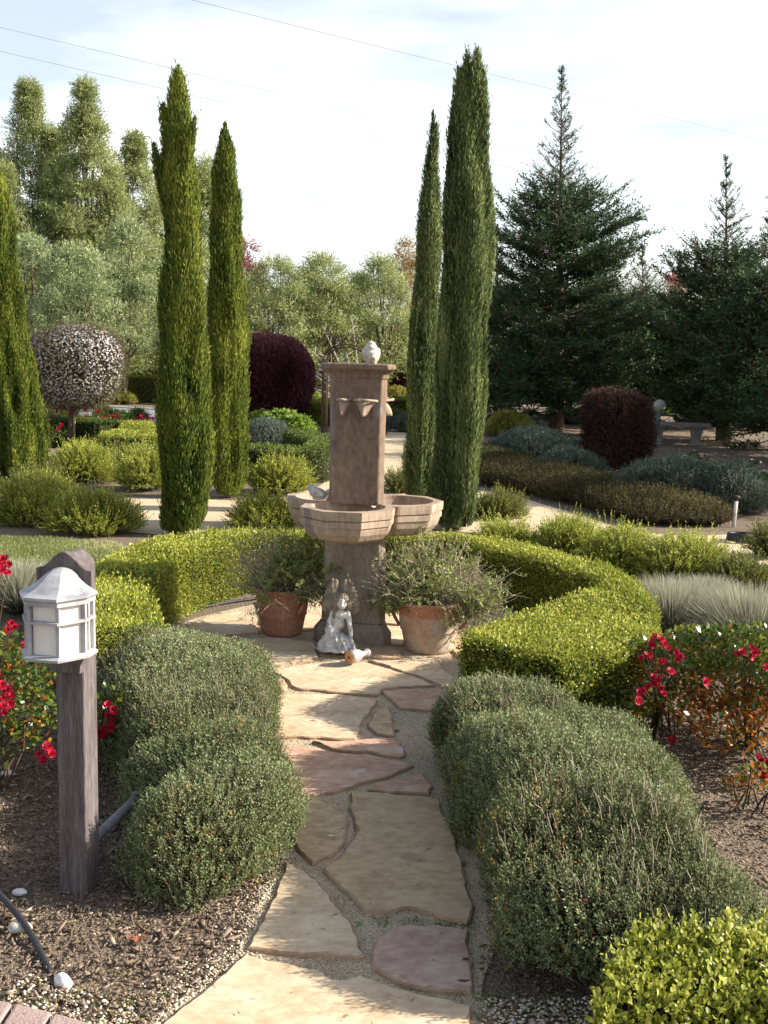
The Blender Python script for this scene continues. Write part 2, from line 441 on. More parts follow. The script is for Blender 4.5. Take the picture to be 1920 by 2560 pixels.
# sand-coloured path that runs behind the ring hedge and off to the right
gp = np.concatenate([g2([(262, 1262), (300, 1246), (420, 1246), (640, 1250), (800, 1215), (930, 1120), (985, 1072), (1030, 1078), (1022, 1130), (1035, 1200), (1100, 1222), (1250, 1232), (1450, 1290), (1600, 1330), (1750, 1340), (2200, 1330)]),
                     g2([(2200, 1420), (1900, 1412), (1700, 1405), (1500, 1395), (1250, 1345), (1050, 1322), (800, 1320), (480, 1340), (360, 1334), (290, 1318)])])
sheet('gravel_path', gp, .006, M['gravel'], 260, .03)
sheet('far_gravel_path', g2([(700, 1000), (860, 1008), (1040, 1010), (1060, 1040), (1020, 1050), (860, 1040), (720, 1022)]), .005, M['gravel'], 80, .03)
RC = np.array([-.05, 6.2])
kind(bpy.data.objects.get('ground'), 'structure')
fp = np.concatenate([g2([(330, 2640), (560, 2425), (650, 2260), (700, 2140), (690, 1980), (640, 1850), (600, 1740), (520, 1640)]),
                     ellip(RC[0], RC[1], 1.28, 1.28, 24)[np.array([15, 14, 13, 12, 11, 10, 9, 8, 7, 6, 5, 4, 3, 2, 1, 0, 23, 22])],
                     g2([(1150, 1700), (1150, 1900), (1210, 2100), (1240, 2300), (1210, 2480), (1230, 2640)])])
joint, _ = sheet('stone_path', fp, .004, M['joint'], 240, .012)
road = sheet('road', g2([(-600, 1018), (100, 1012), (380, 1024), (520, 1028), (760, 1040), (760, 1066), (520, 1062), (380, 1056), (250, 1052), (100, 1030), (-600, 1030)]), .008, M['asphalt'], 120, 0)[0]
for k_, (a, b) in enumerate([([(-600, 1030), (100, 1030), (250, 1052), (380, 1056), (520, 1062)], 1), ([(-600, 1018), (100, 1012), (380, 1024), (520, 1028)], -1)]):
    q = smoothpts(g2(a), 60); bm = bmesh.new(); t = nrm(np.gradient(q, axis=0)); s = np.column_stack([-t[:, 1], t[:, 0]])*.12
    loft(bm, [[(*(p-d), -.02), (*(p+d), -.02), (*(p+d), .035), (*(p-d), .035)] for p, d in zip(q, s)])
    bmesh.ops.recalc_face_normals(bm, faces=bm.faces)
    kind(bm_obj(bm, 'kerb', M['kerb']), 'structure')
lawn, lp = sheet('lawn_ground', g2([(-200, 1352), (60, 1345), (200, 1352), (300, 1362), (290, 1400), (240, 1440), (0, 1470), (-200, 1470)]), .006, M['lawn'], 60, .02)

# ------------------------------------------------------------------ flagstones
def jag(p, n, amp, seed):
    c = smoothpts(p, n*2, closed=True)
    # keep corners: straight resample mixed with the smooth one
    q = np.vstack([p, p[:1]]); s = np.concatenate([[0], np.cumsum(np.linalg.norm(np.diff(q, axis=0), axis=1))])
    u = np.linspace(0, s[-1], n, endpoint=False)
    lin = np.stack([np.interp(u, s, q[:, j]) for j in range(2)], 1)
    z = np.column_stack([lin, np.zeros(n)])
    return lin + amp*np.column_stack([sn(z, 16, seed), sn(z, 16, seed+1)]) + amp*.5*np.column_stack([sn(z, 50, seed+2), sn(z, 50, seed+3)])
def flagstone(px, mat, label, seed, hgt=.017, amp=.009):
    p = jag(g2(px, hgt), 110, amp, seed); c = p.mean(0)
    A = .5*np.sum(p[:, 0]*np.roll(p[:, 1], -1)-np.roll(p[:, 0], -1)*p[:, 1])
    if A < 0: p = p[::-1]
    T = nrm(np.roll(p, -1, 0)-np.roll(p, 1, 0)); Nn = np.column_stack([T[:, 1], -T[:, 0]])
    bm = bmesh.new()
    e3 = np.column_stack([p, np.zeros(len(p))]); ch = (.001+.0018*sn(e3, 60, seed+9)+.0014*sn(e3, 140, seed+10))[:, None]
    rings = [(p + Nn*(.004+ch), .001), (p + Nn*(.002-ch*.5), hgt*.5), (p + Nn*ch*.4, hgt-.004), (p - Nn*(.005+ch), hgt)]
    rows = [[bm.verts.new((x-c[0], y-c[1], z)) for x, y in q] for q, z in rings]
    n = len(p)
    for a, b in zip(rows[:-1], rows[1:]):
        for i in range(n):
            f = bm.faces.new((a[i], a[(i+1) % n], b[(i+1) % n], b[i])); f.material_index = 1
    bm.faces.ensure_lookup_table()
    f = bm.faces.new(rows[-1]); f.material_index = 0; bmesh.ops.triangulate(bm, faces=[f])
    o = bm_obj(bm, 'flagstone', [mat, M['st_edge']], None, (c[0], c[1], 0))
    return tag(o, label, 'paving stone', 'flagstones of the garden path')
ST = [
 ([(330, 2640), (394, 2560), (504, 2478), (563, 2423), (609, 2380), (671, 2397), (758, 2414), (804, 2422), (820, 2441), (850, 2449), (900, 2441), (949, 2451), (1008, 2474), (1100, 2497), (1176, 2514), (1172, 2640)], 'st_tan', 'largest cream flagstone at the near end of the path, crossing the bottom edge'),
 ([(712, 2154), (766, 2177), (800, 2210), (841, 2252), (875, 2301), (904, 2339), (897, 2366), (912, 2389), (887, 2394), (850, 2385), (816, 2381), (750, 2383), (683, 2379), (612, 2370), (642, 2314), (683, 2239), (700, 2181)], 'st_tan', 'long triangular tan flagstone beside the round grey-green bush, next to the huge cream slab'),
 ([(945, 2339), (962, 2322), (999, 2308), (1058, 2314), (1178, 2322), (1180, 2478), (1099, 2474), (1016, 2464), (974, 2445), (927, 2426), (929, 2385), (935, 2355)], 'st_purple', 'dark purple flagstone with rounded corners, in shade by the large bush'),
 ([(879, 1979), (933, 1983), (1053, 1989), (1099, 1998), (1124, 2052), (1141, 2118), (1174, 2222), (1182, 2281), (1178, 2303), (1141, 2297), (1091, 2285), (1058, 2272), (1020, 2266), (983, 2272), (916, 2272), (870, 2235), (833, 2202), (795, 2168), (850, 2135), (883, 2102), (891, 2077), (887, 2039), (877, 2010)], 'st_gold', 'big golden brown shaded flagstone with a wavy near edge in the middle of the path'),
 ([(737, 2000), (800, 2000), (833, 2014), (866, 2043), (870, 2064), (862, 2106), (825, 2135), (779, 2158), (733, 2110), (731, 2081), (743, 2035)], 'st_gold', 'shield shaped golden flagstone pointing to the camera, left of the big brown one'),
 ([(916, 1976), (945, 1956), (1058, 1931), (1078, 1960), (1070, 1983), (995, 1980)], 'st_pink', 'small wedge of pinkish flagstone between the pink triangle and the big brown slab'),
 ([(650, 1862), (706, 1860), (779, 1868), (858, 1881), (933, 1889), (987, 1898), (1030, 1912), (974, 1939), (891, 1962), (808, 1985), (700, 1996), (650, 1998)], 'st_pink', 'large pink triangular flagstone with its tip to the right'),
 ([(783, 1854), (870, 1848), (987, 1844), (1012, 1889), (1003, 1894), (953, 1885), (916, 1876), (858, 1876), (816, 1867)], 'st_pink', 'thin sliver of pinkish flagstone just beyond the pink triangle'),
 ([(640, 1740), (737, 1733), (850, 1736), (949, 1750), (929, 1769), (912, 1798), (887, 1844), (850, 1847), (766, 1844), (683, 1840), (640, 1835)], 'st_tan', 'wide tan flagstone crossed by the dark pointed shadow of the hedge end'),
 ([(958, 1765), (974, 1769), (983, 1802), (983, 1840), (941, 1835), (918, 1808), (933, 1785)], 'st_gold', 'smallest tan flagstone, a narrow chip set alone in grit'),
 ([(953, 1728), (1016, 1724), (1137, 1722), (1140, 1771), (1116, 1774), (1049, 1772), (991, 1770), (980, 1752)], 'st_pink', 'shaded flagstone touching the cut end of the ring hedge'),
 ([(683, 1679), (720, 1668), (795, 1655), (891, 1648), (960, 1668), (1037, 1690), (1088, 1714), (1000, 1716), (955, 1722), (949, 1738), (870, 1733), (750, 1723), (727, 1715), (722, 1700), (705, 1688)], 'st_tan', 'long cream flagstone under the fallen broken ornament'),
 ([(925, 1650), (1016, 1650), (1100, 1657), (1120, 1682), (1141, 1694), (1135, 1713), (1112, 1715), (1058, 1694), (974, 1665)], 'st_tan', 'pointed flagstone in front of the right terracotta pot'),
 ([(600, 1596), (690, 1592), (785, 1606), (792, 1644), (720, 1658), (665, 1672), (600, 1672)], 'st_tan', 'cream flagstone in front of the left terracotta pot'),
 ([(600, 1684), (680, 1680), (700, 1692), (718, 1708), (715, 1724), (600, 1732)], 'st_gold', 'small flagstone tucked against the upper grey-green bush'),
 ([(470, 1562), (520, 1540), (600, 1528), (632, 1530), (645, 1582), (560, 1589), (480, 1584)], 'st_tan', 'flagstone behind the left pot, next to the shaded inner side of the hedge'),
 ([(640, 1500), (735, 1494), (800, 1498), (800, 1570), (660, 1585), (650, 1530)], 'st_tan', 'flagstone between the left pot and the fountain foot'),
 ([(960, 1500), (1010, 1500), (1010, 1556), (1000, 1560), (960, 1556)], 'st_tan', 'narrow sunlit flagstone right of the fountain foot, farther one'),
 ([(960, 1562), (1015, 1566), (1010, 1612), (975, 1610), (960, 1600)], 'st_tan', 'narrow sunlit flagstone right of the fountain foot, nearer one'),
 ([(790, 1590), (955, 1600), (1000, 1628), (1000, 1644), (800, 1640), (792, 1612)], 'st_gold', 'flagstone the fountain and the kneeling statue stand on'),
 ([(1130, 1535), (1210, 1520), (1270, 1540), (1230, 1570), (1150, 1580)], 'st_gold', 'shaded flagstone behind the right pot inside the ring hedge'),
 ([(1110, 1590), (1180, 1588), (1185, 1640), (1140, 1640)], 'st_gold', 'flagstone between the right pot and the hedge end'),
 ([(800, 1470), (960, 1470), (960, 1490), (810, 1490)], 'st_tan', 'flagstone hidden behind the fountain foot'),
]
for i, (px, m, lb) in enumerate(ST[:22]): flagstone(px, M[m], lb, 40+i*4)
# brick pavers in the near left corner
PV = [([(-160, 2470), (30, 2508), (-30, 2600), (-190, 2560)], 'first pinkish brick paver in the near left corner'),
      ([(40, 2510), (128, 2530), (62, 2640), (-20, 2602)], 'middle one of the pinkish brick pavers in the near left corner'),
      ([(136, 2533), (300, 2580), (240, 2660), (72, 2645)], 'pinkish brick paver nearest the cream slab in the corner')]
for px, lb in PV:
    p = g2(px, .03); c = p.mean(0); bm = bmesh.new(); prism(bm, [tuple(q-c) for q in p][::-1], .001, .032)
    bevel_all(bm, .006, 2); o = bm_obj(bm, 'brick_paver', M['paver'], None, (c[0], c[1], 0)); tag(o, lb, 'brick', 'brick pavers in the corner')
# ------------------------------------------------------------------ the fountain
M['fountain'] = surf('cast_stone_brown', [(.075, .057, .044), (.15, .098, .064), (.21, .145, .095)], 4.5, 9, .8, .35, 45,
                     fine=[(.1, .075, .07), (.42, .3, .22)], finefac=.22, bdist=.006, stretch=(1, 1, .45), spots=[(5.5, .6, (.19, .16, .145)), (9, .68, (.3, .275, .26)), (26, .7, (.05, .04, .045)), (4, .62, (.1, .075, .08))])
M['basin'] = surf('cast_stone_basin', [(.2, .14, .095), (.32, .235, .16), (.4, .315, .225)], 6, 8, .8, .35, 50,
                  fine=[(.18, .13, .1), (.55, .45, .36)], finefac=.25, bdist=.006, stretch=(1, 1, .3), spots=[(8, .64, (.19, .12, .085)), (20, .69, (.5, .45, .4)), (5, .64, (.2, .16, .15))])
M['pedestal'] = surf('cast_stone_grey', [(.12, .085, .06), (.22, .17, .125), (.33, .275, .215)], 2.6, 8, .85, .35, 60,
                     fine=[(.12, .1, .09), (.42, .37, .33)], finefac=.25, bdist=.006, stretch=(1, 1, .5))
FX, FY = G(890, 1600)[0], 6.42
PHI = R(-13)  # direction of the front face from the camera direction
fr = thing('fountain', (FX, FY, 0), 'tall brown cast-stone fountain with three faceted bowls in the middle of the ring hedge', 'fountain')
def fdir(a): return np.array([math.sin(a), -math.cos(a)])
def tri_plan(apo, cham, off=0):
    """triangular plan with broad chamfered corners; apo = distance of a face from the axis"""
    pts = []
    for k in range(3):
        a = PHI + k*2*math.pi/3; n = fdir(a); t = np.array([-n[1], n[0]])
        h = apo*math.sqrt(3) - cham
        pts += [n*apo - t*h, n*apo + t*h]
    return [tuple(p) for p in pts]
# foot and pedestal
bm = bmesh.new()
loft(bm, [[(*p, z) for p in tri_plan(a, c)] for a, c, z in [(.155, .07, .0), (.155, .07, .085), (.138, .062, .115), (.132, .06, .13)]])
bevel_all(bm, .006); bm_obj(bm, 'foot', M['pedestal'], fr)
bm = bmesh.new()
loft(bm, [[(*p, z) for p in tri_plan(a, c)] for a, c, z in [(.128, .058, .13), (.124, .056, .4), (.12, .055, .64)]])
bevel_all(bm, .008, 3); bm_obj(bm, 'pedestal', M['pedestal'], fr)
# the three bowls, one casting
def oct_ring(c, apo, z, rot):
    r = apo/math.cos(math.pi/8)
    return [(c[0]+r*math.sin(rot+(k+.5)*math.pi/4), c[1]-r*math.cos(rot+(k+.5)*math.pi/4), z) for k in range(8)]
tmp = []
BR = .224
for k in range(3):
    a = PHI + k*2*math.pi/3; c = fdir(a)*BR; bm = bmesh.new()
    A = .257
    prof = [(.09, .63), (.15, .638), (.205, .66), (.23, .693), (.239, .722), (.239, .732), (.249, .735), (.25, .766), (.243, .77), (.255, .776), (A, .80), (A, .825)]
    loft(bm, [oct_ring(c, q, z+.0007*k, R(-6)+k*2*math.pi/3) for q, z in prof])
    bmesh.ops.recalc_face_normals(bm, faces=bm.faces); tmp.append(bm_obj(bm, 'tmpb', []))
bm = bmesh.new(); loft(bm, [[(*p, z) for p in tri_plan(q, c)] for q, c, z in [(.125, .058, .635), (.15, .06, .66), (.16, .06, .8), (.16, .06, .8255)]])
bmesh.ops.recalc_face_normals(bm, faces=bm.faces); hub = bm_obj(bm, 'tmph', [])
for t in tmp:
    m = hub.modifiers.new('u', 'BOOLEAN'); m.operation = 'UNION'; m.object = t; m.solver = 'EXACT'
cut = []
for k in range(3):
    a = PHI + k*2*math.pi/3; c = fdir(a)*(BR+.012); bm = bmesh.new()
    loft(bm, [[(c[0]+r*math.cos(t), c[1]+r*math.sin(t), z) for t in np.linspace(0, 2*math.pi, 40, endpoint=False)]
              for r, z in [(.05, .70), (.105, .706), (.155, .725), (.188, .757), (.205, .80), (.209, .84), (.209, .9)]])
    bmesh.ops.recalc_face_normals(bm, faces=bm.faces); t = bm_obj(bm, 'tmpc', []); cut.append(t)
    m = hub.modifiers.new('d', 'BOOLEAN'); m.operation = 'DIFFERENCE'; m.object = t; m.solver = 'EXACT'
m = hub.modifiers.new('bv', 'BEVEL'); m.width = .004; m.segments = 2; m.limit_method = 'ANGLE'; m.angle_limit = R(28)
me = bake(hub)
for t in tmp+cut: bpy.data.objects.remove(t, do_unlink=True)
part(me, 'bowls', M['basin'], fr)
# column and its cap
bm = bmesh.new()
loft(bm, [[(*p, z) for p in tri_plan(a, c)] for a, c, z in [(.108, .05, .815), (.109, .05, 1.2), (.112, .05, 1.545)]])
bevel_all(bm, .012, 3); bm_obj(bm, 'column', M['fountain'], fr)
bm = bmesh.new()
loft(bm, [[(*p, z) for p in tri_plan(a, c)] for a, c, z in [(.115, .05, 1.53), (.118, .052, 1.555), (.13, .058, 1.572), (.138, .062, 1.578), (.146, .066, 1.585), (.147, .067, 1.606), (.142, .064, 1.613)]])
bevel_all(bm, .006, 3); bm_obj(bm, 'cap', M['fountain'], fr)
# leaf-shaped water spouts
def spout(k, tx, lbl=None, w=.05):
    a = PHI + k*2*math.pi/3; n = fdir(a); t = np.array([-n[1], n[0]])
    bm = bmesh.new(); base = n*.106 + t*tx; rows = []
    # the lip curves out and narrows; the trough is hollow
    for i in range(9):
        s = i/8; out = .012+.055*math.sin(s*math.pi/2); ww = w*(1-s)**.8+.004; z = 1.405 - .085*s**1.3
        rows.append((out, ww, z))
    lo = []
    for (o_, ww, z) in [(0, w, 1.405)]+[(r[0], r[1], r[2]) for r in rows]:
        lo.append((o_, ww, z))
    outer = []; N = 9
    for i in range(len(lo)):
        o_, ww, z = lo[i]; ring = []
        for j in range(N):
            u = -1+2*j/(N-1); q = base + t*(u*ww) + n*(o_*(1-u*u*.85)); ring.append((q[0], q[1], z))
        outer.append(ring)
    rr = [[bm.verts.new(p) for p in r] for r in outer]
    for x, y in zip(rr[:-1], rr[1:]):
        for j in range(N-1): bm.faces.new((x[j], x[j+1], y[j+1], y[j]))
    # lip rim
    lip = []
    for s in np.linspace(-1, 1, 15):
        q = base + t*(s*w*1.12) + n*(.068*(1-abs(s)**2.2)+.004); lip.append((q[0], q[1], 1.408+.006*(1-s*s)))
    o = bm_obj(bm, 'spout', M['basin'], fr, smooth=True)
    m = o.modifiers.new('s', 'SOLIDIFY'); m.thickness = .007; m.offset = 0
    pm = PM(); addtube(pm, lip, .0075, 8); 
    tip = [tuple(list(base + n*(.03+.0*i)) + [1.33-.012*i]) for i in range(3)]
    pm.build('lip', M['basin'], o, (0, 0, 0), True)
for k, tx, ww in [(0, -.07, .036), (0, .052, .062), (1, -.04, .05), (1, .07, .04), (2, -.06, .045), (2, .06, .045)]: spout(k, tx, None, ww)

# ------------------------------------------------------------------ stone birds
M['pale_stone'] = surf('pale_stone', [(.3, .275, .23), (.46, .43, .37), (.58, .55, .48)], 30, 6, .85, .6, 60, bdist=.004, fine=[(.2, .17, .12), (.7, .66, .6)], finefac=.3)
M['angel'] = surf('statue_stone', [(.32, .31, .29), (.52, .51, .48), (.66, .65, .62)], 16, 8, .85, .5, 70, bdist=.004, fine=[(.25, .23, .2), (.78, .77, .74)], finefac=.3, spots=(22, .6, (.3, .3, .31)))
M['dark_stone'] = surf('mossy_stone', [(.09, .075, .05), (.2, .16, .11), (.3, .26, .21)], 28, 8, .9, .6, 70, bdist=.006)
feath = lambda V: .0009*sn(V, 210, 31)+.0008*sn(V, 420, 33)
me = blob([((0, 0, .05), (.05, .053, .05)), ((0, -.003, .082), (.036, .039, .036)), ((.0, 0, .104), (.0265, .029, .0265)),
           ((.032, .0, .06), (.02, .04, .034), (0, 8, 0)), ((-.032, .0, .06), (.02, .04, .034), (0, -8, 0)),
           ((0, -.05, .03), (.016, .03, .008), (-25, 0, 0)), ((0, .03, .102), (.006, .012, .005)), ((.017, -.015, .006), (.012, .014, .008)), ((-.017, -.015, .006), (.012, .014, .008))], .0035, 'bird_statue', 7, feath)
b1 = AT(927, 905, FY-.06); o = part(me, 'bird_statue', M['pale_stone']); o.location = (b1[0], b1[1], 1.611); o.rotation_euler[2] = R(14)
tag(o, 'plump weathered stone bird sitting on top of the fountain cap', 'statue', 'stone birds on the fountain')
me = blob([((0, 0, .033), (.048, .03, .03), (0, 18, 0)), ((-.036, 0, .062), (.021, .02, .02)), ((-.058, 0, .06), (.01, .006, .005)),
           ((-.022, 0, .05), (.022, .022, .022)), ((.004, .027, .04), (.036, .008, .019), (0, 24, 0)), ((.004, -.027, .04), (.036, .008, .019), (0, 24, 0)),
           ((0, 0, 0.006), (.03, .022, .008))]+[((.03, 0, .03), (.082, 0, .062), .013, .010)], .0035, 'bird', 2, lambda V: .001*sn(V, 200, 31))
b2 = AT(795, 1245, FY+.02); o = part(me, 'bird_statue', M['pale_stone']); o.location = (b2[0], b2[1]-.02, .826); o.rotation_euler[2] = R(-8); o.scale = (1.12,)*3
tag(o, 'small stone bird with raised tail perched on the left bowl of the fountain', 'statue', 'stone birds on the fountain')

# ------------------------------------------------------------------ kneeling angel
ANG = an = thing('angel_statue', (*G(848, 1640)[:2], 0.03), 'small white stone girl angel kneeling at the fountain foot, one arm down to the ground', 'statue')
folds = lambda V: .0028*np.sin(V[:, 0]*150+V[:, 2]*60+3*sn(V, 25, 8))*(V[:, 2] < .16) + .0012*sn(V, 120, 9)
me = blob([((-.015, 0, .012), (.105, .075, .016)), ((-.06, .0, .03), (.055, .06, .03)), ((.03, -.01, .03), (.055, .055, .026)), ((-.03, .0, .06), (.058, .052, .045)),
           ((.02, -.01, .055), (.05, .045, .035), (0, 20, 0)), ((-.035, .005, .1), (.038, .036, .045)), ((-.012, .005, .14), (.034, .028, .045), (0, 12, 0)),
           ((.0, .0, .19), (.04, .026, .03)), ((.005, -.004, .225), (.014, .014, .02)),
           ((.01, -.02, .252), (.027, .03, .034)), ((.012, -.047, .237), (.012, .008, .01)),
           ((.038, .0, .198), (.055, -.02, .13), .0145, .0125), ((.055, -.02, .13), (.066, -.045, .055), .0125, .009), ((.066, -.045, .055), (.082, -.062, .03), .0085, .006),
           ((.082, -.062, .03), (.094, -.068, .018), .004, .0035), ((.08, -.064, .03), (.088, -.075, .018), .004, .0035), ((.076, -.062, .03), (.08, -.078, .018), .004, .0035),
           ((-.036, .0, .195), (-.058, -.02, .135), .0145, .012), ((-.058, -.02, .135), (-.04, -.05, .09), .012, .009), ((-.04, -.05, .09), (-.025, -.055, .082), .009, .006),
           ((-.085, -.03, .015), (.07, -.045, .012), .018, .014), ((.012, -.052, .257), (.01, -.057, .245), .0045, .005)], .0033, 'body', 2, folds)
part(me, 'body', M['angel'], an)
me = blob([((.008, -.006, .264), (.039, .037, .036)), ((-.02, -.014, .24), (.015, .02, .045), (0, 8, 0)), ((.034, -.008, .242), (.011, .02, .035), (0, -8, 0)),
           ((-.028, -.012, .2), (.011, .014, .035), (0, 8, 0)), ((0, .016, .225), (.034, .018, .05))], .004, 'hair', 1, lambda V: .0022*np.sin(V[:, 0]*520+4*sn(V, 30, 4)))
o = part(me, 'hair', M['dark_stone'], an); o['label'] = 'long mossy brown stone hair'
def wing(s, x0, lean):
    bm = bmesh.new(); n = 10
    for k in range(n):
        t = k/(n-1); base = Vector((x0+s*(.0+.015*t), .035+.012*t, .235-.06*t))
        L = .135-.075*abs(t-.1)**.8; an_ = R(80-62*t+lean)
        d = Vector((s*math.cos(an_), .12, math.sin(an_))).normalized(); tip = base+d*L
        from mathutils import Quaternion
        q = d.to_track_quat('Z', 'Y').to_matrix().to_4x4()
        bmesh.ops.create_icosphere(bm, subdivisions=2, radius=1, matrix=Matrix.Translation(base.lerp(tip, .5)) @ q @ Matrix.Diagonal((.019, .009, L*.56, 1)))
    bmesh.ops.create_icosphere(bm, subdivisions=2, radius=1, matrix=Matrix.Translation((x0+s*.01, .032, .225)) @ Matrix.Diagonal((.022, .012, .045, 1)))
    o = bm_obj(bm, 'tw', []); m = o.modifiers.new('r', 'REMESH'); m.mode = 'VOXEL'; m.voxel_size = .0035
    m = o.modifiers.new('s', 'SMOOTH'); m.iterations = 2
    me = bake(o); me.polygons.foreach_set('use_smooth', np.ones(len(me.polygons), bool))
    part(me, 'wing', M['dark_stone'], an)
wing(1, .028, 12); wing(-1, -.02, 8); an.scale = (1.1,)*3

# broken ornament lying in front of the angel
M['grey_orn'] = surf('grey_glaze', [(.2, .18, .2), (.36, .32, .34), (.5, .44, .42)], 40, 6, .7, .4, 80, bdist=.003, spots=(40, .62, (.4, .24, .14)))
M['orange_clay'] = surf('raw_orange_clay', [(.42, .19, .07), (.58, .3, .12)], 30, 6, .9, .4, 80, bdist=.003)
M['hole_plug'] = surf('hole_shade', [(.01, .008, .006), (.02, .012, .01)], 10, 2, .9, 0)  # near-black plug colour stands in for the shade inside the opening
bo = thing('broken_ornament', (*G(893, 1668)[:2], .03), 'fallen grey ornament with a broken orange clay base, lying before the kneeling angel', 'ornament', rz=R(-42))
bm = bmesh.new()
prof = [(.0335, -.062), (.036, -.05), (.037, -.02), (.031, .01), (.019, .03), (.014, .045), (.015, .055), (.021, .064), (.023, .074), (.02, .085), (.012, .092)]
loft(bm, [[(r*math.cos(t)*(1+.05*math.sin(3*t)), y, .036+r*math.sin(t)) for t in np.linspace(0, 2*math.pi, 20, endpoint=False)] for r, y in prof])
bmesh.ops.recalc_face_normals(bm, faces=bm.faces)
V = None
o = bm_obj(bm, 'body', M['grey_orn'], bo, smooth=True)
bm = bmesh.new()
loft(bm, [[(r*math.cos(t), y, .036+r*math.sin(t)) for t in np.linspace(0, 2*math.pi, 24, endpoint=False)] for r, y in [(.0315, -.061), (.0315, -.066), (.007, -.066), (.006, -.062)]], True, False)
bmesh.ops.recalc_face_normals(bm, faces=bm.faces); bm_obj(bm, 'broken_face', M['orange_clay'], bo)
bm = bmesh.new()
loft(bm, [[(r*math.cos(t), y, .036+r*math.sin(t)) for t in np.linspace(0, 2*math.pi, 14, endpoint=False)] for r, y in [(.0062, -.0625), (.0062, -.0668)]])
bmesh.ops.recalc_face_normals(bm, faces=bm.faces); bm_obj(bm, 'hole_plug', M['hole_plug'], bo)

# ------------------------------------------------------------------ terracotta pots
M['terracotta'] = surf('terracotta', [(.3, .12, .065), (.42, .18, .1), (.5, .27, .17)], 6, 8, .85, .35, 60, bdist=.004, fine=[(.22, .1, .06), (.55, .34, .24)], finefac=.25)
M['terracotta_lime'] = surf('terracotta_limed', [(.36, .17, .1), (.45, .3, .2), (.52, .42, .31)], 4.5, 8, .88, .35, 60, bdist=.004, fine=[(.3, .17, .1), (.62, .52, .42)], finefac=.25, pos=[.36, .46, .58])
M['pot_soil'] = surf('pot_soil', [(.03, .02, .013), (.08, .05, .03)], 20, 6, .95, .6, 60)
def pot(loc, H, Rt, mat, rimmat, label, hang, nh=2):
    t = thing('terracotta_pot', loc, label, 'pot', 'terracotta pots by the fountain')
    def rings(prof, n=48): return [[(r*math.cos(a), r*math.sin(a), z) for a in np.linspace(0, 2*math.pi, n, endpoint=False)] for r, z in prof]
    s = Rt/.17; h = H/.3
    bm = bmesh.new()
    prof = [(.108, 0), (.116, .006), (.122, .03), (.137, .115), (.141, .124), (.145, .128), (.143, .136), (.148, .16), (.152, .218)]
    loft(bm, rings([(r*s, z*h) for r, z in prof]), True, False); bmesh.ops.recalc_face_normals(bm, faces=bm.faces)
    bm_obj(bm, 'body', mat, t, smooth=True)
    bm = bmesh.new()
    prof = [(.1515, .2165), (.154, .225), (.156, .26), (.162, .275), (.171, .284), (.175, .292), (.172, .3), (.163, .302), (.155, .296), (.15, .26), (.148, .22)]
    loft(bm, rings([(r*s, z*h) for r, z in prof]), False, False); bm_obj(bm, 'rim', rimmat, t, smooth=True)
    bm = bmesh.new(); vs = [bm.verts.new((.1495*s*math.cos(a), .1495*s*math.sin(a), .262*h)) for a in np.linspace(0, 2*math.pi, 32, endpoint=False)]
    bm.faces.new(vs); bm_obj(bm, 'soil', M['pot_soil'], t)
    for k in range(nh):
        a = hang + k*math.pi; pts = []
        for u in np.linspace(0, 1, 15):
            th = math.pi*(.5+1.15*u)-.3; rr = .032
            tt = .036*math.cos(u*math.pi*1.35); up = .245-.115*u+.018*math.sin(u*3); out = .152+.03*math.sin(u*math.pi)-.004*u
            ca, sa = math.cos(a), math.sin(a)
            pts.append((ca*out*s - sa*tt*s, sa*out*s + ca*tt*s, up*h))
        pm = PM(); addtube(pm, smoothpts(pts, 24), np.interp(np.linspace(0, 1, 24), [0, .5, 1], [.013, .011, .009]), 10); pm.build('handle', rimmat, t, smooth=True)
    return t
PL = G(700, 1598); PL[1] += .13; PR = G(1075, 1642); PR[1] += .15
pot((PL[0], PL[1], .004), .285, .172, M['terracotta'], M['terracotta'], 'reddish terracotta pot left of the fountain', R(-38))
pot((PR[0], PR[1], .004), .295, .2, M['terracotta_lime'], M['terracotta'], 'lime-streaked terracotta pot right of the fountain, pale below', R(-2))

# ------------------------------------------------------------------ lamp post
M['wood'] = surf('weathered_dark_wood', [(.045, .036, .035), (.105, .088, .085), (.19, .168, .163)], 5, 9, .8, .7, 40, bdist=.004, stretch=(9, 9, .6), fine=[(.03, .02, .02), (.2, .16, .155)], finefac=.35)
M['metal'] = surf('aged_white_metal', [(.2, .2, .21), (.33, .33, .345), (.46, .455, .45)], 14, 6, .6, .25, 70, bdist=.002, spots=(20, .7, (.3, .3, .32)))
M['lampglass'] = surf('frosted_panel', [(.66, .62, .57), (.76, .72, .67)], 3, 3, .45, .05, 60)
PO = G(190, 2240); PO[1] += .045
lp_ = thing('lamp_post', (PO[0], PO[1], 0), 'dark wooden post carrying a white half-round lantern, in the near left bed', 'garden light', rz=R(-11))
bm = bmesh.new(); box(bm, -.045, .045, -.045, .045, -.05, .9); 
hump = lambda x: 1.03+.05*math.cos(min(abs(x)/.06, 1)*math.pi/2)**1.5
bm2 = bmesh.new(); n = 9
bm.free(); bm = bmesh.new()
loops = [[(-.045, y, -.05), (.045, y, -.05)] + [(x, y, hump(x)) for x in np.linspace(.045, -.045, n)] for y in (-.045, .045)]
loft(bm, loops); bmesh.ops.recalc_face_normals(bm, faces=bm.faces); bevel_all(bm, .003, 1); bm_obj(bm, 'post', M['wood'], lp_); bm2.free()
bm = bmesh.new(); top = []
def ogee(u): a = abs(u); return 1.0+.085*(1-a/.085)**1.0*(1 if a > .06 else 1) if False else 1.035+.052*(.5+.5*math.cos(min(a/.082, 1)*math.pi))
prof = [(x, ogee(x)) for x in np.linspace(.088, -.088, 25)]
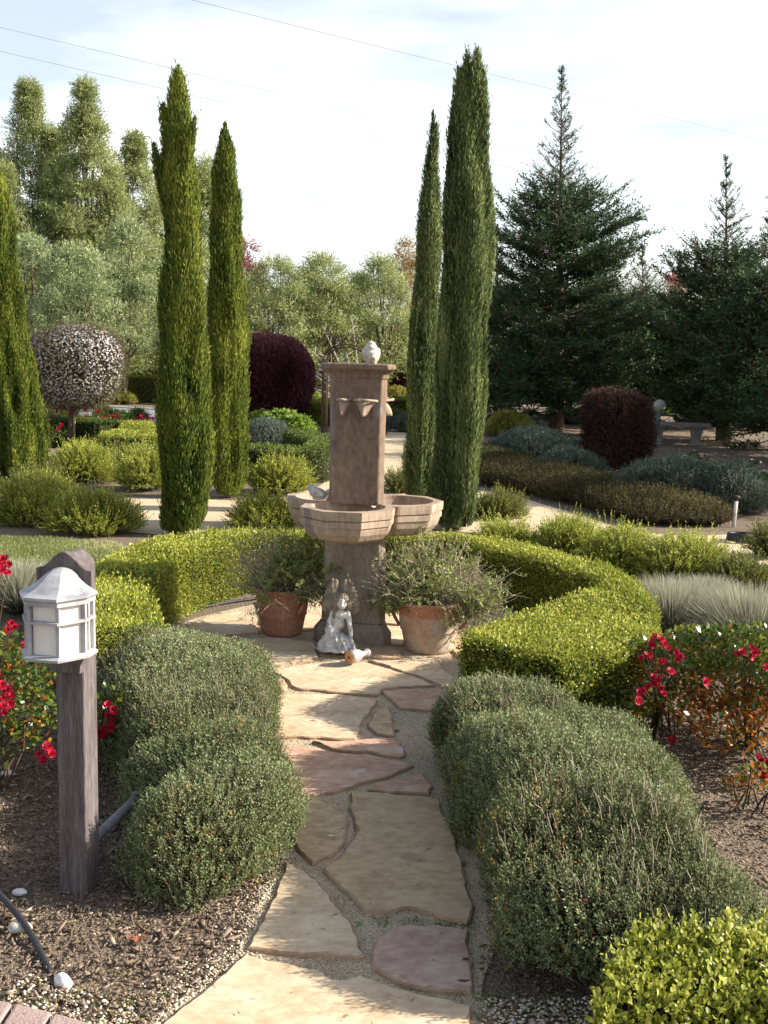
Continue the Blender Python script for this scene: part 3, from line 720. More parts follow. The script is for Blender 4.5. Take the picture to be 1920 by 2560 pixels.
low = [(-.088, .80), (-.08, .785), (-.062, .77), (-.05, .745), (-.047, .72), (.047, .72), (.05, .745), (.062, .77), (.08, .785), (.088, .80)]
loft(bm, [[(x, y, z) for x, z in prof+low] for y in (-.072, -.0455)]); bmesh.ops.recalc_face_normals(bm, faces=bm.faces)
bevel_all(bm, .002, 1); bm_obj(bm, 'backplate', M['wood'], lp_)
lan = thing('x', (0, 0, 0), '', ''); bpy.data.objects.remove(lan)
plan = [(-.092, 0), (-.092, -.055), (-.045, -.125), (.045, -.125), (.092, -.055), (.092, 0)]
Y0 = -.073
def pl(s, z, s2=None): return [(x*s, Y0+y*s, z) for x, y in plan]
bm = bmesh.new()  # bell roof
rp = [(1.12, .965), (1.17, .971), (1.16, .978), (.98, .985), (.8, .995), (.62, 1.01), (.46, 1.026), (.3, 1.037), (.14, 1.042), (.02, 1.0435)]
loft(bm, [pl(s, z) for s, z in rp]); bmesh.ops.recalc_face_normals(bm, faces=bm.faces); roofo = bm_obj(bm, 'lantern_roof', M['metal'], lp_)
bm = bmesh.new()
def ring(s0, s1, z0, z1):
    for i in range(5):
        a, b = plan[i], plan[i+1]
        q = [(a[0]*s0, Y0+a[1]*s0), (b[0]*s0, Y0+b[1]*s0), (b[0]*s1, Y0+b[1]*s1), (a[0]*s1, Y0+a[1]*s1)]
        prism(bm, q[::-1], z0, z1)
ring(.93, 1.1, .952, .9645); ring(.93, 1.1, .899, .907); 
loft(bm, [pl(1.14, .792), pl(1.16, .8), pl(1.02, .806)])
for i, (x, y) in enumerate(plan):
    prism(bm, [(x*.985-.0055, Y0+y*.985-.0055), (x*.985+.0055, Y0+y*.985-.0055), (x*.985+.0055, Y0+y*.985+.0055), (x*.985-.0055, Y0+y*.985+.0055)], .8065, .9515)
# extra slim bars on the right-hand side pane
for t in (.45,):
    a, b = plan[4], plan[5]; x, y = a[0]+(b[0]-a[0])*t, a[1]+(b[1]-a[1])*t
    prism(bm, [(x*.985-.003, Y0+y*.985-.003), (x*.985+.003, Y0+y*.985-.003), (x*.985+.003, Y0+y*.985+.003), (x*.985-.003, Y0+y*.985+.003)], .8065, .9515)
bmesh.ops.recalc_face_normals(bm, faces=bm.faces); lfr = bm_obj(bm, 'lantern', M['metal'], lp_); roofo.parent = lfr; roofo.name = 'lantern_roof'
for i in range(5):
    a, b = np.array(plan[i])*.93, np.array(plan[i+1])*.93; d = (b-a)/np.linalg.norm(b-a)*.005; nn = np.array([d[1], -d[0]])*.5
    bm = bmesh.new(); q = [a+d, b-d, b-d-nn, a+d-nn]; prism(bm, [(x, Y0+y) for x, y in q], .8065, .9515); bmesh.ops.recalc_face_normals(bm, faces=bm.faces)
    bm_obj(bm, 'lantern_pane', M['lampglass'], lfr)

# conduit and junction box right of the post
M['pvc'] = surf('grey_conduit', [(.12, .12, .125), (.22, .22, .225)], 14, 6, .6, .2, 60)
M['rubber'] = surf('black_rubber', [(.018, .018, .022), (.04, .04, .045)], 14, 6, .55, .1, 60)
ct = thing('conduit_pipe', (*G(300, 2110)[:2], 0), 'short grey conduit pipe slanting from the lamp post up into the bush', 'pipe')
c0 = np.array(ct.location)
A_, B_ = AT(212, 2120, PO[1]+.05)-c0, AT(348, 1990, 3.72)-c0
pm = PM(); addtube(pm, [A_+(B_-A_)*t for t in np.linspace(-.05, 1, 6)], .017, 14); pm.build('pipe', M['pvc'], ct, smooth=True)
pm = PM(); d = (B_-A_)/np.linalg.norm(B_-A_); addtube(pm, [B_-d*.02, B_-d*.018, B_+d*.02, B_+d*.03, B_+d*.032], [.018, .024, .024, .02, .004], 14); pm.build('collar', M['pvc'], ct)
pm = PM(); e = B_+d*.0; bm = bmesh.new(); q = e+np.array([.01, .02, 0]); 
loft(bm, [[(q[0]+x*s, q[1]+y*s, z) for x, y in [(-.045, -.03), (.045, -.03), (.045, .03), (-.045, .03)]] for s, z in [(1, 0), (1, q[2]-.03), (.8, q[2]-.015)]]); bevel_all(bm, .004)
bm_obj(bm, 'junction_box', M['pvc'], ct)
# black irrigation hose in the near left corner
hp = [(*G(x, y)[:2], z) for x, y, z in [(-160, 2170, .03), (-60, 2215, .04), (10, 2275, .035), (55, 2325, .03), (85, 2365, .02), (115, 2415, .008), (150, 2460, -.012), (170, 2490, -.04)]]
pm = PM(); hp = smoothpts(hp, 60); addtube(pm, hp, .0095, 12); o = pm.build('irrigation_hose', M['rubber'], None, (hp[0][0], hp[0][1], 0), True); tag(o, 'black irrigation hose half buried in the mulch by the corner pavers', 'hose')
# thin drip line inside the ring
hp = smoothpts([(*G(x, y)[:2], .012) for x, y in [(445, 1545), (500, 1525), (560, 1512), (640, 1500), (720, 1486), (800, 1476)]], 40)
pm = PM(); addtube(pm, hp, .009, 8); o = pm.build('drip_hose', M['rubber'], None, (hp[0][0], hp[0][1], 0), True); tag(o, 'thin dark drip hose curving along the foot of the ring hedge on the left', 'hose')
# stones on the bed
M['white_rock'] = surf('white_rock', [(.62, .58, .58), (.78, .74, .74)], 14, 6, .8, .3, 60)
def rock(px, py, r, label, mat, sq=(1, 1, .7), seed=1, rz=0):
    me = blob([((0, 0, r*.5), (r*sq[0], r*sq[1], r*sq[2])), ((r*.35*sq[0], 0, r*.45), (r*.7*sq[0], r*.8*sq[1], r*.7*sq[2]))], r*.12, 'rock', 1, lambda V: r*.09*sn(V, 2.2/r, seed))
    o = part(me, 'rock', mat); g = G(px, py); o.location = (g[0], g[1], 0); o.rotation_euler[2] = rz; return tag(o, label, 'stone', 'loose stones on the bed')
rock(158, 2462, .024, 'small bright white stone shaped like a marshmallow on the mulch', M['white_rock'], (1.25, .85, .8), 1, R(-35))
rock(48, 2238, .02, 'pale chip of rock on the mulch beside the foot of the lamp post', M['white_rock'], (1.1, .8, .6), 4)
rock(50, 2330, .03, 'flat pale stone touching the black irrigation hose', M['pale_stone'], (1.1, .9, .55), 7)
rock(20, 1940, .022, 'white stone under the left rose bush', M['white_rock'], (1.3, .9, .5), 9)
# dry red leaf
M['dryleaf'] = surf('dry_red_leaf', [(.16, .05, .03), (.3, .11, .06)], 30, 4, .7, .3, 60)
dl = G(345, 2360); bm = bmesh.new()
pts = [(0, 0)]
for k in range(7):
    a = R(20+k*45); pts += [(.03*(1+.4*math.sin(k*2.3))*math.cos(a), .03*(1+.4*math.sin(k*2.3))*math.sin(a)), (.011*math.cos(a+R(22)), .011*math.sin(a+R(22)))]
vs = [bm.verts.new((x, y, .012+.35*abs(x)+.2*abs(y))) for x, y in pts]
for k in range(1, len(vs)-1): bm.faces.new((vs[0], vs[k], vs[k+1]))
bm.faces.new((vs[0], vs[-1], vs[1]))
o = bm_obj(bm, 'fallen_leaf', M['dryleaf'], None, (dl[0], dl[1], 0)); m = o.modifiers.new('s', 'SOLIDIFY'); m.thickness = .001
tag(o, 'curled dry red leaf lying on the mulch between post and cream slab', 'leaf')

# ------------------------------------------------------------------ far furniture
M['conc'] = surf('bench_concrete', [(.14, .13, .11), (.22, .2, .175)], 6, 6, .9, .3, 50)
bn = thing('stone_bench', (*G(1690, 1112)[:2], 0), 'pale stone bench in the shade under the redwood trees', 'bench', rz=R(-12))
bm = bmesh.new(); box(bm, -.62, .62, -.2, .2, .36, .43); bevel_all(bm, .02, 3); bm_obj(bm, 'seat', M['conc'], bn)
for s in (-1, 1):
    bm = bmesh.new(); pr = [(.13, .0), (.13, .03), (.09, .05), (.08, .12), (.105, .24), (.12, .31), (.14, .33), (.14, .359)]
    loft(bm, [[(s*.36+x*r, y*r*1.2, z) for x, y in [(-1, -1), (1, -1), (1, 1), (-1, 1)]] for r, z in pr]); bevel_all(bm, .008, 2); bm_obj(bm, 'leg', M['conc'], bn)
M['green_metal'] = surf('verdigris_metal', [(.08, .1, .1), (.13, .16, .155)], 10, 6, .6, .2, 50)
M['globe'] = surf('globe_glass', [(.2, .21, .17), (.3, .3, .24)], 4, 4, .25, 0)
gl = thing('globe_lamp', (*G(1630, 1118)[:2], 0), 'low leaning lamp with a round glass globe beside the stone bench', 'garden light')
gl.rotation_euler = (0, R(7), 0)
bm = bmesh.new(); ringc = lambda r, z, n=16: [(r*math.cos(a), r*math.sin(a), z) for a in np.linspace(0, 2*math.pi, n, endpoint=False)]
loft(bm, [ringc(r, z) for r, z in [(.09, 0), (.085, .05), (.06, .08), (.055, .5), (.075, .52), (.075, .55), (.05, .57), (.08, .63), (.085, .66)]]); bm_obj(bm, 'post', M['green_metal'], gl, smooth=True)
bm = bmesh.new(); bmesh.ops.create_uvsphere(bm, u_segments=24, v_segments=16, radius=.125, matrix=Matrix.Translation((0, 0, .77))); bm_obj(bm, 'globe', M['globe'], gl, smooth=True)
M['white_pvc'] = surf('white_marker', [(.55, .55, .53), (.7, .7, .68)], 10, 4, .5, 0)
g = G(1834, 1318); rd = thing('marker_stake', (g[0], g[1], 0), 'short white stake with dark sprinkler head at the corner of the gravel path', 'stake'); rd.rotation_euler = (0, R(2), 0)
pm = PM(); addtube(pm, [(0, 0, -.02), (0, 0, .2), (0, 0, .265)], .018, 12); pm.build('stake', M['white_pvc'], rd, smooth=True)
bm = bmesh.new(); loft(bm, [ringc(r, z, 12) for r, z in [(.012, .265), (.012, .285), (.03, .29), (.034, .31), (.02, .325)]]); bm_obj(bm, 'sprinkler_head', M['rubber'], rd)
g = G(1865, 1362); pm = PM(); pts = []
for t in np.linspace(0, 4*2*math.pi, 130): pts.append((g[0]+.13*math.cos(t)*(1-.02*t/6), g[1]+.13+.11*math.sin(t), .02+.02*t/6.28*.8))
addtube(pm, pts, .016, 8); o = pm.build('coiled_hose', M['rubber'], None, (g[0], g[1], 0), True); tag(o, 'dark garden hose coiled on the gravel path at the right edge', 'hose')
# rusty arch
M['rust'] = surf('rusted_iron', [(.06, .035, .028), (.13, .07, .05)], 20, 5, .85, .3, 60)
ac = G(850, 1092); Ya = ac[1]; ar = thing('garden_arch', (ac[0], Ya, 0), 'thin rusty iron garden arch with scrollwork behind the fountain', 'arch')
ax0, ax1 = AT(804, 1085, Ya)[0]-ac[0], AT(900, 1085, Ya)[0]-ac[0]+.15; zt = AT(850, 858, Ya)[2]
for dy in (0, .5):
    pm = PM()
    for off in (0, .07):
        L = [(ax0+off, dy, 0), (ax0+off, dy, zt*.6), (ax0+off, dy, zt-.32)] + [((ax0+ax1)/2-(abs(ax1-ax0)/2-off)*math.cos(a), dy, zt-.32+(.3-off*.7)*math.sin(a)) for a in np.linspace(.15, math.pi-.15, 13)] + [(ax1-off, dy, zt-.32), (ax1-off, dy, 0)]
        addtube(pm, L, .014, 6)
    for z in np.arange(.2, zt-.4, .25):
        for x in (ax0, ax1-.07): addtube(pm, [(x, dy, z), (x+.07, dy, z+.06)], .008, 5)
    pm.build('arch_frame', M['rust'], ar)
pm = PM()
for k in range(8):
    cx = (ax0+ax1)/2+.1*(k-3.5); pts = [(cx+.1*(1-t/8)*math.cos(t*1.3+k), 0, zt+.08+.12*(1-t/9)*math.sin(t*1.3+k)) for t in np.linspace(0, 7, 16)]
    addtube(pm, pts, .008, 5)
pm.build('scrollwork', M['rust'], ar)
for x in (ax0, ax1): pm = PM(); addtube(pm, [(x, 0, zt-.3), (x, .5, zt-.3)], .012, 5); pm.build('crossbar', M['rust'], ar)
# low white building far behind
M['plaster'] = surf('white_plaster', [(.66, .64, .6), (.75, .73, .7)], 2, 4, .9, .1, 40)
M['winglass'] = surf('dark_glass', [(.05, .06, .07), (.09, .1, .11)], 2, 2, .15, 0)
c = AT(800, 1010, 44); hz = AT(800, 912, 44)[2]
wb = thing('garden_building', (c[0], 44, 0), 'white plastered low building glimpsed behind the bare pale branches', 'building')
bm = bmesh.new(); box(bm, -1.6, 1.9, 0, 3, 0, max(hz, .7)); bm_obj(bm, 'wall', M['plaster'], wb)
bm = bmesh.new(); box(bm, -1.75, 2.05, -.15, 3.15, max(hz, .7)+.002, max(hz, .7)+.1); bm_obj(bm, 'roof', M['kerb'], wb)
bm = bmesh.new(); box(bm, -.4, .4, -.02, .02, 0.02, .62); bm_obj(bm, 'window', M['winglass'], wb)
# power lines
M['wire'] = surf('wire', [(.22, .22, .23), (.28, .28, .29)], 10, 2, .6, 0)
def wire(a, b, Ya_, Yb_, label, sag=.12, r=.009):
    A, B = AT(*a, Ya_), AT(*b, Yb_); pts = [A+(B-A)*t - UP*sag*4*t*(1-t) for t in np.linspace(0, 1, 40)]
    pm = PM(); addtube(pm, pts, r, 5); o = pm.build('power_line', M['wire'], None, tuple(A)); tag(o, label, 'power line', 'overhead power lines')
wire((-250, -185), (2300, 440), 30, 62, 'uppermost overhead wire, entering at the top edge', r=.0105); 
wire((-250, 8), (2300, 600), 34, 66, 'middle overhead wire, passing the tip of the tall left cypress'); wire((-250, 70), (2300, 640), 34, 66, 'lowest overhead wire, crossing the tall left cypress below its tip')
# ------------------------------------------------------------------ leaf materials
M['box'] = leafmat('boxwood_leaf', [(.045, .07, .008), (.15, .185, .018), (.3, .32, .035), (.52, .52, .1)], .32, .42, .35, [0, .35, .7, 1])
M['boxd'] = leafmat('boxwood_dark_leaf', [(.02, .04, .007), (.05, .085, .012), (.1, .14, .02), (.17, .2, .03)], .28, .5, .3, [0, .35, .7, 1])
M['twig'] = leafmat('twig', [(.05, .03, .02), (.12, .08, .055), (.22, .165, .13)], 0, .8, .2)
M['twigpale'] = leafmat('dry_stalk', [(.17, .125, .09), (.33, .26, .19), (.5, .43, .34)], 0, .8, .2)
M['bark'] = surf('bark', [(.05, .035, .025), (.12, .085, .06), (.19, .15, .115)], 12, 8, .95, .8, 60, stretch=(1, 1, .25), bdist=.02)
M['barkpale'] = surf('pale_bark', [(.3, .26, .22), (.48, .44, .38)], 8, 6, .9, .5, 60, stretch=(1, 1, .3), bdist=.01)
M['thyme'] = leafmat('grey_green_leaf', [(.05, .055, .018), (.12, .145, .055), (.21, .25, .105), (.37, .41, .215)], .25, .6, .2, [0, .35, .7, 1])
M['thymew'] = leafmat('grey_green_leaf_red', [(.26, .06, .03), (.35, .13, .04), (.3, .25, .06)], .25, .6, .2)
M['core'] = surf('dark_plant_core', [(.012, .012, .006), (.035, .028, .016)], 30, 5, .95, .8, 90, bdist=.02)  # dark colour of the solid core added inside foliage to stop light
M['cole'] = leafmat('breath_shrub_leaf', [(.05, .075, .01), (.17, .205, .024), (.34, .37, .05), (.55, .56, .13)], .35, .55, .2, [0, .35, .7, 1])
M['coledark'] = leafmat('breath_shrub_leaf_shade', [(.04, .05, .008), (.085, .1, .02), (.13, .15, .03), (.2, .22, .04)], .3, .6, .2)  # darker, browner leaf copy; shade on some shrubs is put into its colour
M['rose'] = leafmat('rose_leaf', [(.02, .045, .008), (.05, .095, .012), (.12, .15, .015), (.3, .26, .02)], .3, .32, .45, [0, .4, .75, 1])
M['roser'] = leafmat('rose_leaf_autumn', [(.11, .025, .008), (.27, .08, .008), (.42, .17, .01), (.5, .27, .015)], .35, .35, .4, [0, .4, .75, 1])
M['petal'] = leafmat('rose_petal', [(.22, .004, .014), (.4, .008, .025), (.56, .03, .08)], .3, .5, .2)
M['stamen'] = surf('stamen', [(.6, .4, .05), (.8, .6, .1)], 40, 2, .8, 0)
M['fescue'] = leafmat('silver_grass', [(.09, .1, .055), (.2, .21, .14), (.32, .32, .23), (.52, .48, .34)], .3, .6, .2)
M['grass'] = leafmat('lawn_blade', [(.08, .12, .03), (.17, .21, .06), (.3, .32, .13), (.5, .46, .26)], .3, .6, .2)
M['potleaf'] = leafmat('potted_leaf', [(.06, .085, .018), (.15, .2, .045), (.27, .32, .08), (.4, .43, .16)], .3, .5, .3)

# ------------------------------------------------------------------ ring hedge
HH = .385
inn = np.array([G(x, y, HH)[:2] for x, y in [(1152, 1592), (1215, 1562), (1300, 1533), (1400, 1508), (1462, 1478), (1490, 1452), (1450, 1430), (1350, 1398), (1200, 1364), (1100, 1349), (970, 1343), (800, 1337), (640, 1346), (520, 1372), (432, 1404), (390, 1440), (383, 1490), (400, 1530), (414, 1556)]])
hedge = np.array([G(x, y, HH)[:2] for x, y in [(1400, 1655), (1470, 1640), (1565, 1620), (1622, 1585), (1638, 1535), (1620, 1480), (1540, 1420), (1420, 1384), (1280, 1352), (1130, 1334), (960, 1326), (800, 1320), (620, 1320), (460, 1334), (340, 1362), (268, 1395), (225, 1450), (212, 1530), (225, 1595)]])
a_ = smoothpts(inn, 110); b_ = smoothpts(hedge, 110)
HV, HT = sweep_body(a_, b_, HH, 0, .035, 110, (.017, 6), 2)
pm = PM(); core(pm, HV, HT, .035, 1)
ar_ = tarea(HV, HT)
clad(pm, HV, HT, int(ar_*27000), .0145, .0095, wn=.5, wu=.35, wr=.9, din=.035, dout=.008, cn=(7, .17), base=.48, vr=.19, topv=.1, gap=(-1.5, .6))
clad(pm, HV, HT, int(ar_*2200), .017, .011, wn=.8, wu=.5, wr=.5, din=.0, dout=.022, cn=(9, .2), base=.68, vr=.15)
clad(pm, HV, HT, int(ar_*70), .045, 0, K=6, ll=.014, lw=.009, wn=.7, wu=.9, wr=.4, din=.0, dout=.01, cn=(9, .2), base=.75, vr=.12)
hc = a_[55]
o = pm.build('ring_hedge', [M['box'], M['core']], None, (hc[0], hc[1], 0))
tag(o, 'bright clipped boxwood hedge curving in a ring around the fountain, cut open at the path', 'hedge')

# boxwood in the near right corner, larger leaves
A_, B_ = G(1595, 2300, .36), G(1500, 2440, .36)
q0 = smoothpts([(A_[0], A_[1]), (A_[0]+1.3, A_[1]+.1)], 30); q1 = smoothpts([(B_[0]-.02, A_[1]-.37), (A_[0]+1.3, A_[1]-.34)], 30)
NV, NT = sweep_body(q0, q1, .36, 0, .04, 30, (.012, 8), 5)
pm = PM(); core(pm, NV, NT, .045, 1); ar_ = tarea(NV, NT)
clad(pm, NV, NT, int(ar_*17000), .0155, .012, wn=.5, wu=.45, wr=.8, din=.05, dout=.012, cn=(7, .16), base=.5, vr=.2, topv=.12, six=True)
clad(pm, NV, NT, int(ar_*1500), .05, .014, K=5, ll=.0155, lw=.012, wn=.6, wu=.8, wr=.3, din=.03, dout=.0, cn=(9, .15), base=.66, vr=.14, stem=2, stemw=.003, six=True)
o = pm.build('corner_hedge', [M['box'], M['core'], M['twig']], None, (A_[0]+.4, A_[1]-.2, 0)); tag(o, 'clipped boxwood with large yellow-green leaves in the near right corner', 'hedge')

# ------------------------------------------------------------------ grey-green bushes beside the path
def thyme(name, outline, H, label, seed, p=2.8, dens=9000, stalk=.5, redside=None, nz_=(.035, 5)):
    V, T = star_body(outline, H, p, 72, 18, tuck=.95, noise=nz_, seed=seed)
    pm = PM(); core(pm, V, T, .05, 1); ar = tarea(V, T); n = int(ar*dens)
    clad(pm, V, T, n, .05, 0, K=8, ll=.0105, lw=.0052, spread=1.05, wn=.55, wu=.75, wr=.35, din=.05, dout=.012, stem=2, stemw=.0022, cn=(4.5, .16), base=.52, vr=.13, gap=(-1.5, .5), seed=seed)
    clad(pm, V, T, int(n*.045), .04, 0, K=5, ll=.012, lw=.006, spread=1.0, wn=.5, wu=.5, wr=.5, din=.02, dout=.01, mat=3, cn=(8, .3), vr=.25, seed=seed+4, gap=(.15, .3))
    # bare upright old stalks in patches
    P, N = tsample(V, T, int(ar*800*stalk), .2); k = sn(P, 3.2, seed+2) > .1+rng.normal(0, .35, len(P)); P, N = P[k], N[k]
    D = nrm(UP + N*.25 + np.array([-.25, -.1, 0]) + rng.normal(size=P.shape)*.18); L = rng.uniform(.035, .08, len(P))
    pts = np.stack([P - D*.03, P + D*(L*.5)[:, None], P + D*L[:, None] + rng.normal(size=P.shape)*.006], 1)
    a, b = tubes(pts, np.tile([.0013, .0011, .0007], (len(P), 1)), 3); pm.add(a, b, 4, np.repeat(rng.uniform(.1, 1, len(P)), 6))
    c = np.mean(outline, axis=0)
    o = pm.build(name, [M['thyme'], M['core'], M['twig'], M['thymew'], M['twigpale']], None, (c[0], c[1], 0))
    tag(o, label, 'bush', 'grey-green bushes along the path')
TR = np.array([(0.335, 2.85), (0.355, 3.1), (0.36, 3.4), (0.33, 3.75), (0.28, 4.1), (0.25, 4.26), (0.265, 4.5), (0.385, 4.66), (0.57, 4.62), (0.75, 4.42), (0.87, 4.3), (0.97, 3.95), (1.05, 3.55), (0.99, 3.15), (0.99, 2.85), (0.94, 2.62), (0.77, 2.6), (0.6, 2.68), (0.465, 2.75)])
thyme('grey_green_bush', TR, .35, 'largest grey-green bush, filling the right side of the path', 11, 4.2, nz_=(.045, 6.5))
TU = np.array([(-0.56, 5.2), (-0.48, 4.85), (-0.42, 4.4), (-0.41, 4.05), (-0.53, 3.88), (-0.83, 3.92), (-1.05, 4.15), (-1.22, 4.6), (-1.3, 5.05), (-1.18, 5.42), (-0.93, 5.5), (-0.69, 5.4)])
thyme('grey_green_bush', TU, .33, 'upper grey-green bush left of the path, nearer the hedge end', 14, 3.4, stalk=1.0, nz_=(.045, 6))
TL = np.array([(-0.381, 4.1), (-0.334, 3.85), (-0.325, 3.55), (-0.362, 3.35), (-0.474, 3.22), (-0.594, 3.18), (-0.706, 3.25), (-0.799, 3.45), (-0.864, 3.75), (-0.855, 4.0), (-0.706, 4.2), (-0.52, 4.22)])
thyme('grey_green_bush', TL, .3, 'lower rounded grey-green bush left of the path, beside the lamp post', 17, 3.2, stalk=.6, dens=9500, nz_=(.045, 6))

# ------------------------------------------------------------------ potted twiggy plants
def twigbush(pm, c, n, L, dirfun, mat_t=1, mat_l=0, leafn=9, ll=.022, lw=.009, droop=.1, rad=.0028, leaf0=.35):
    K = 8; D = nrm(dirfun(n)); Ln = L*rng.uniform(.5, 1.05, n); P = np.zeros((n, K, 3)); p = np.asarray(c)+np.column_stack([rng.normal(0, .045, n), rng.normal(0, .045, n), np.zeros(n)])
    d = D.copy(); P[:, 0] = p
    for k in range(1, K):
        d = nrm(d + rng.normal(size=(n, 3))*.16 + UP*.05 - UP*droop*k/K); p = p + d*(Ln/(K-1))[:, None]; P[:, k] = p
    Rr = rad*np.linspace(1, .35, K)[None]*rng.uniform(.7, 1.3, n)[:, None]
    a, b = tubes(P, Rr, 3); pm.add(a, b, mat_t, np.repeat(rng.uniform(0, 1, n), 3*(K-1)))
    # side twigs
    m = n*4; i = rng.integers(0, n, m); k = rng.integers(2, K-1, m); base = P[i, k]; dd = nrm(P[i, k+1]-P[i, k] + rdir(m)*.9); LL = L*rng.uniform(.12, .34, m)
    S = np.stack([base + dd*(LL*t)[:, None] + rng.normal(size=(m, 3))*.008*t for t in (0, .35, .7, 1)], 1)
    a, b = tubes(S, np.tile([.0015, .0013, .001, .0007], (m, 1)), 3); pm.add(a, b, mat_t, np.repeat(rng.uniform(0, 1, m), 9))
    # leaves on side twigs and upper stems
    q = n*leafn*4; j = rng.integers(0, m, q); t = rng.random(q); sp = S[j, 0]*(1-t)[:, None]+S[j, 3]*t[:, None]
    cl = sn(sp, 9, 51); keep = (cl > -.1 + rng.normal(0, .3, q)); sp = sp[keep]; q = len(sp)
    a, b = leaves(sp, nrm(rdir(q)+UP*.4), rdir(q), ll*rng.uniform(.6, 1.2, q), lw)
    pm.add(a, b, mat_l, np.clip(.5+rng.normal(0, .22, q), 0, 1))
def fan(ax, ay, up, sp):
    return lambda n: np.column_stack([rng.normal(ax, sp, n), rng.normal(ay, sp*.8, n), np.abs(rng.normal(up, .35, n))])
pm = PM(); c0 = (PL[0], PL[1], .25)
twigbush(pm, c0, 210, .47, fan(-.1, 0, .8, .75), leafn=30)
twigbush(pm, (PL[0]+.08, PL[1]-.06, .25), 55, .38, fan(1.0, -.2, .55, .3), leafn=16, ll=.02)
twigbush(pm, (PL[0]+.1, PL[1]-.1, .27), 30, .22, fan(.9, -.5, .0, .4), leafn=3)
o = pm.build('potted_plant', [M['potleaf'], M['twigpale']], None, c0); tag(o, 'twiggy green plant leaning right out of the left terracotta pot', 'plant', 'potted plants')
pm = PM(); c0 = (PR[0], PR[1], .26)
twigbush(pm, c0, 260, .46, fan(.12, 0, .72, .75), leafn=13)
twigbush(pm, (PR[0]-.1, PR[1]-.03, .26), 40, .26, fan(-1.0, -.2, .25, .3), leafn=16, ll=.02)
twigbush(pm, (PR[0]+.1, PR[1]-.05, .26), 70, .42, fan(1.1, -.1, .12, .3), leafn=18)
o = pm.build('potted_plant', [M['potleaf'], M['twigpale']], None, c0); tag(o, 'wide bare-twigged plant spilling from the right terracotta pot', 'plant', 'potted plants')

# ------------------------------------------------------------------ red rose bushes
def rose_flower(parent, origin, p, d, s, seed):
    pm = PM(); r = np.random.default_rng(seed); d = nrm(np.array(d)[None])[0]; a = nrm(np.cross(d, [0.3, .2, 1])[None])[0]; b = np.cross(d, a)
    for ringi, (np_, tilt, L) in enumerate([(6, 1.15, 1.), (5, .75, .8), (3, .35, .5)]):
        for k in range(np_):
            t = k*2*math.pi/np_ + ringi*.6 + r.normal(0, .12); o_ = a*math.cos(t)+b*math.sin(t)
            dd = d*math.cos(tilt)+o_*math.sin(tilt); side = np.cross(dd, nrm((o_*math.cos(tilt)-d*math.sin(tilt))[None])[0])
            LL = s*L*r.uniform(.85, 1.1); W = LL*.62
            up_ = d*.12*LL
            V = np.array([p, p+dd*LL*.45+side*W*.75+up_, p+dd*LL*.95+side*W*.5, p+dd*LL*1.02, p+dd*LL*.95-side*W*.5, p+dd*LL*.45-side*W*.75+up_])
            pm.add(V, [[0, 1, 2, 3], [0, 3, 4, 5]], 0, float(r.uniform(.1, 1)))
    V = np.array([p+d*s*.12+(a*math.cos(t)+b*math.sin(t))*s*.12 for t in np.linspace(0, 6.28, 7)[:6]]); pm.add(V, [[0, 1, 2, 3, 4, 5]], 1, .5)
    pm.build('flower', [M['petal'], M['stamen']], parent, origin)
def rosebush(loc, body, n, label, flowers, seed, rfrac=.3, redzone=None, fs=.019, canes=26):
    flowers = [(np.array(fp), fd) for fp, fd in flowers]
    V, T = body; t = thing('rose_bush', loc, label, 'rose bush', 'red rose bushes')
    pm = PM(); P, N = tsample(V, T, n, -.3); c = V.mean(0)
    P = c + (P-c)*(1-.55*rng.random(n)**2.2)[:, None]; cl = sn(P, 7, seed)
    k = cl > -.75+rng.random(n)*.5; P, N, cl = P[k], N[k], cl[k]; n = len(P)
    D = nrm(N*.5+UP*.25+rdir(n)*.9); nn = nrm(UP*.7+N*.5+rdir(n)*.6)
    L = .031*rng.uniform(.6, 1.2, n); a, b = leaves(P, D, nn, L, L*.62)
    red = sn(P, 4.5, seed+1)*.5+rng.normal(0, .3, n) > (.9-rfrac*2 if redzone is None else redzone(P))
    f = b; v = np.clip(.45+.2*cl+rng.normal(0, .2, n), 0, 1)
    pm.V.append(a); pm.F.append((f[~red], 0, v[~red])); pm.F.append((f[red], 1, v[red])); pm.n += len(a)
    pm.build('foliage', [M['rose'], M['roser']], t, loc)
    pm = PM(); m = canes; e = P[rng.integers(0, n, m)]; s = np.column_stack([loc[0]+rng.normal(0, .05, m), loc[1]+rng.normal(0, .05, m), np.zeros(m)])
    K = 6; pts = np.stack([s*(1-u)+e*u+np.array([0, 0, .08])*math.sin(u*math.pi)+rng.normal(size=(m, 3))*.008 for u in np.linspace(0, 1, K)], 1)
    a, b = tubes(pts, np.tile(np.linspace(.005, .002, K), (m, 1)), 4); pm.add(a, b, 0, np.repeat(rng.uniform(0, .7, m), 4*(K-1)))
    for (fp, fd) in flowers:  # a cane to each flower
        s0 = np.array([loc[0], loc[1], 0]); pts = [s0*(1-u)+fp*u+UP*.06*math.sin(u*math.pi) for u in np.linspace(0, 1, 7)]; addtube(pm, pts, np.linspace(.0028, .0013, 7), 5, 0, .1)
    pm.build('canes', [M['twig']], t, loc)
    for i, (fp, fd) in enumerate(flowers): rose_flower(t, loc, fp, fd, fs*rng.uniform(.8, 1.15), seed*100+i)
def fl(lst, Y): return [(AT(x, y, Y+dy), (rng.normal(0, .35), -.8, .7+rng.normal(0, .25))) for x, y, dy in lst]
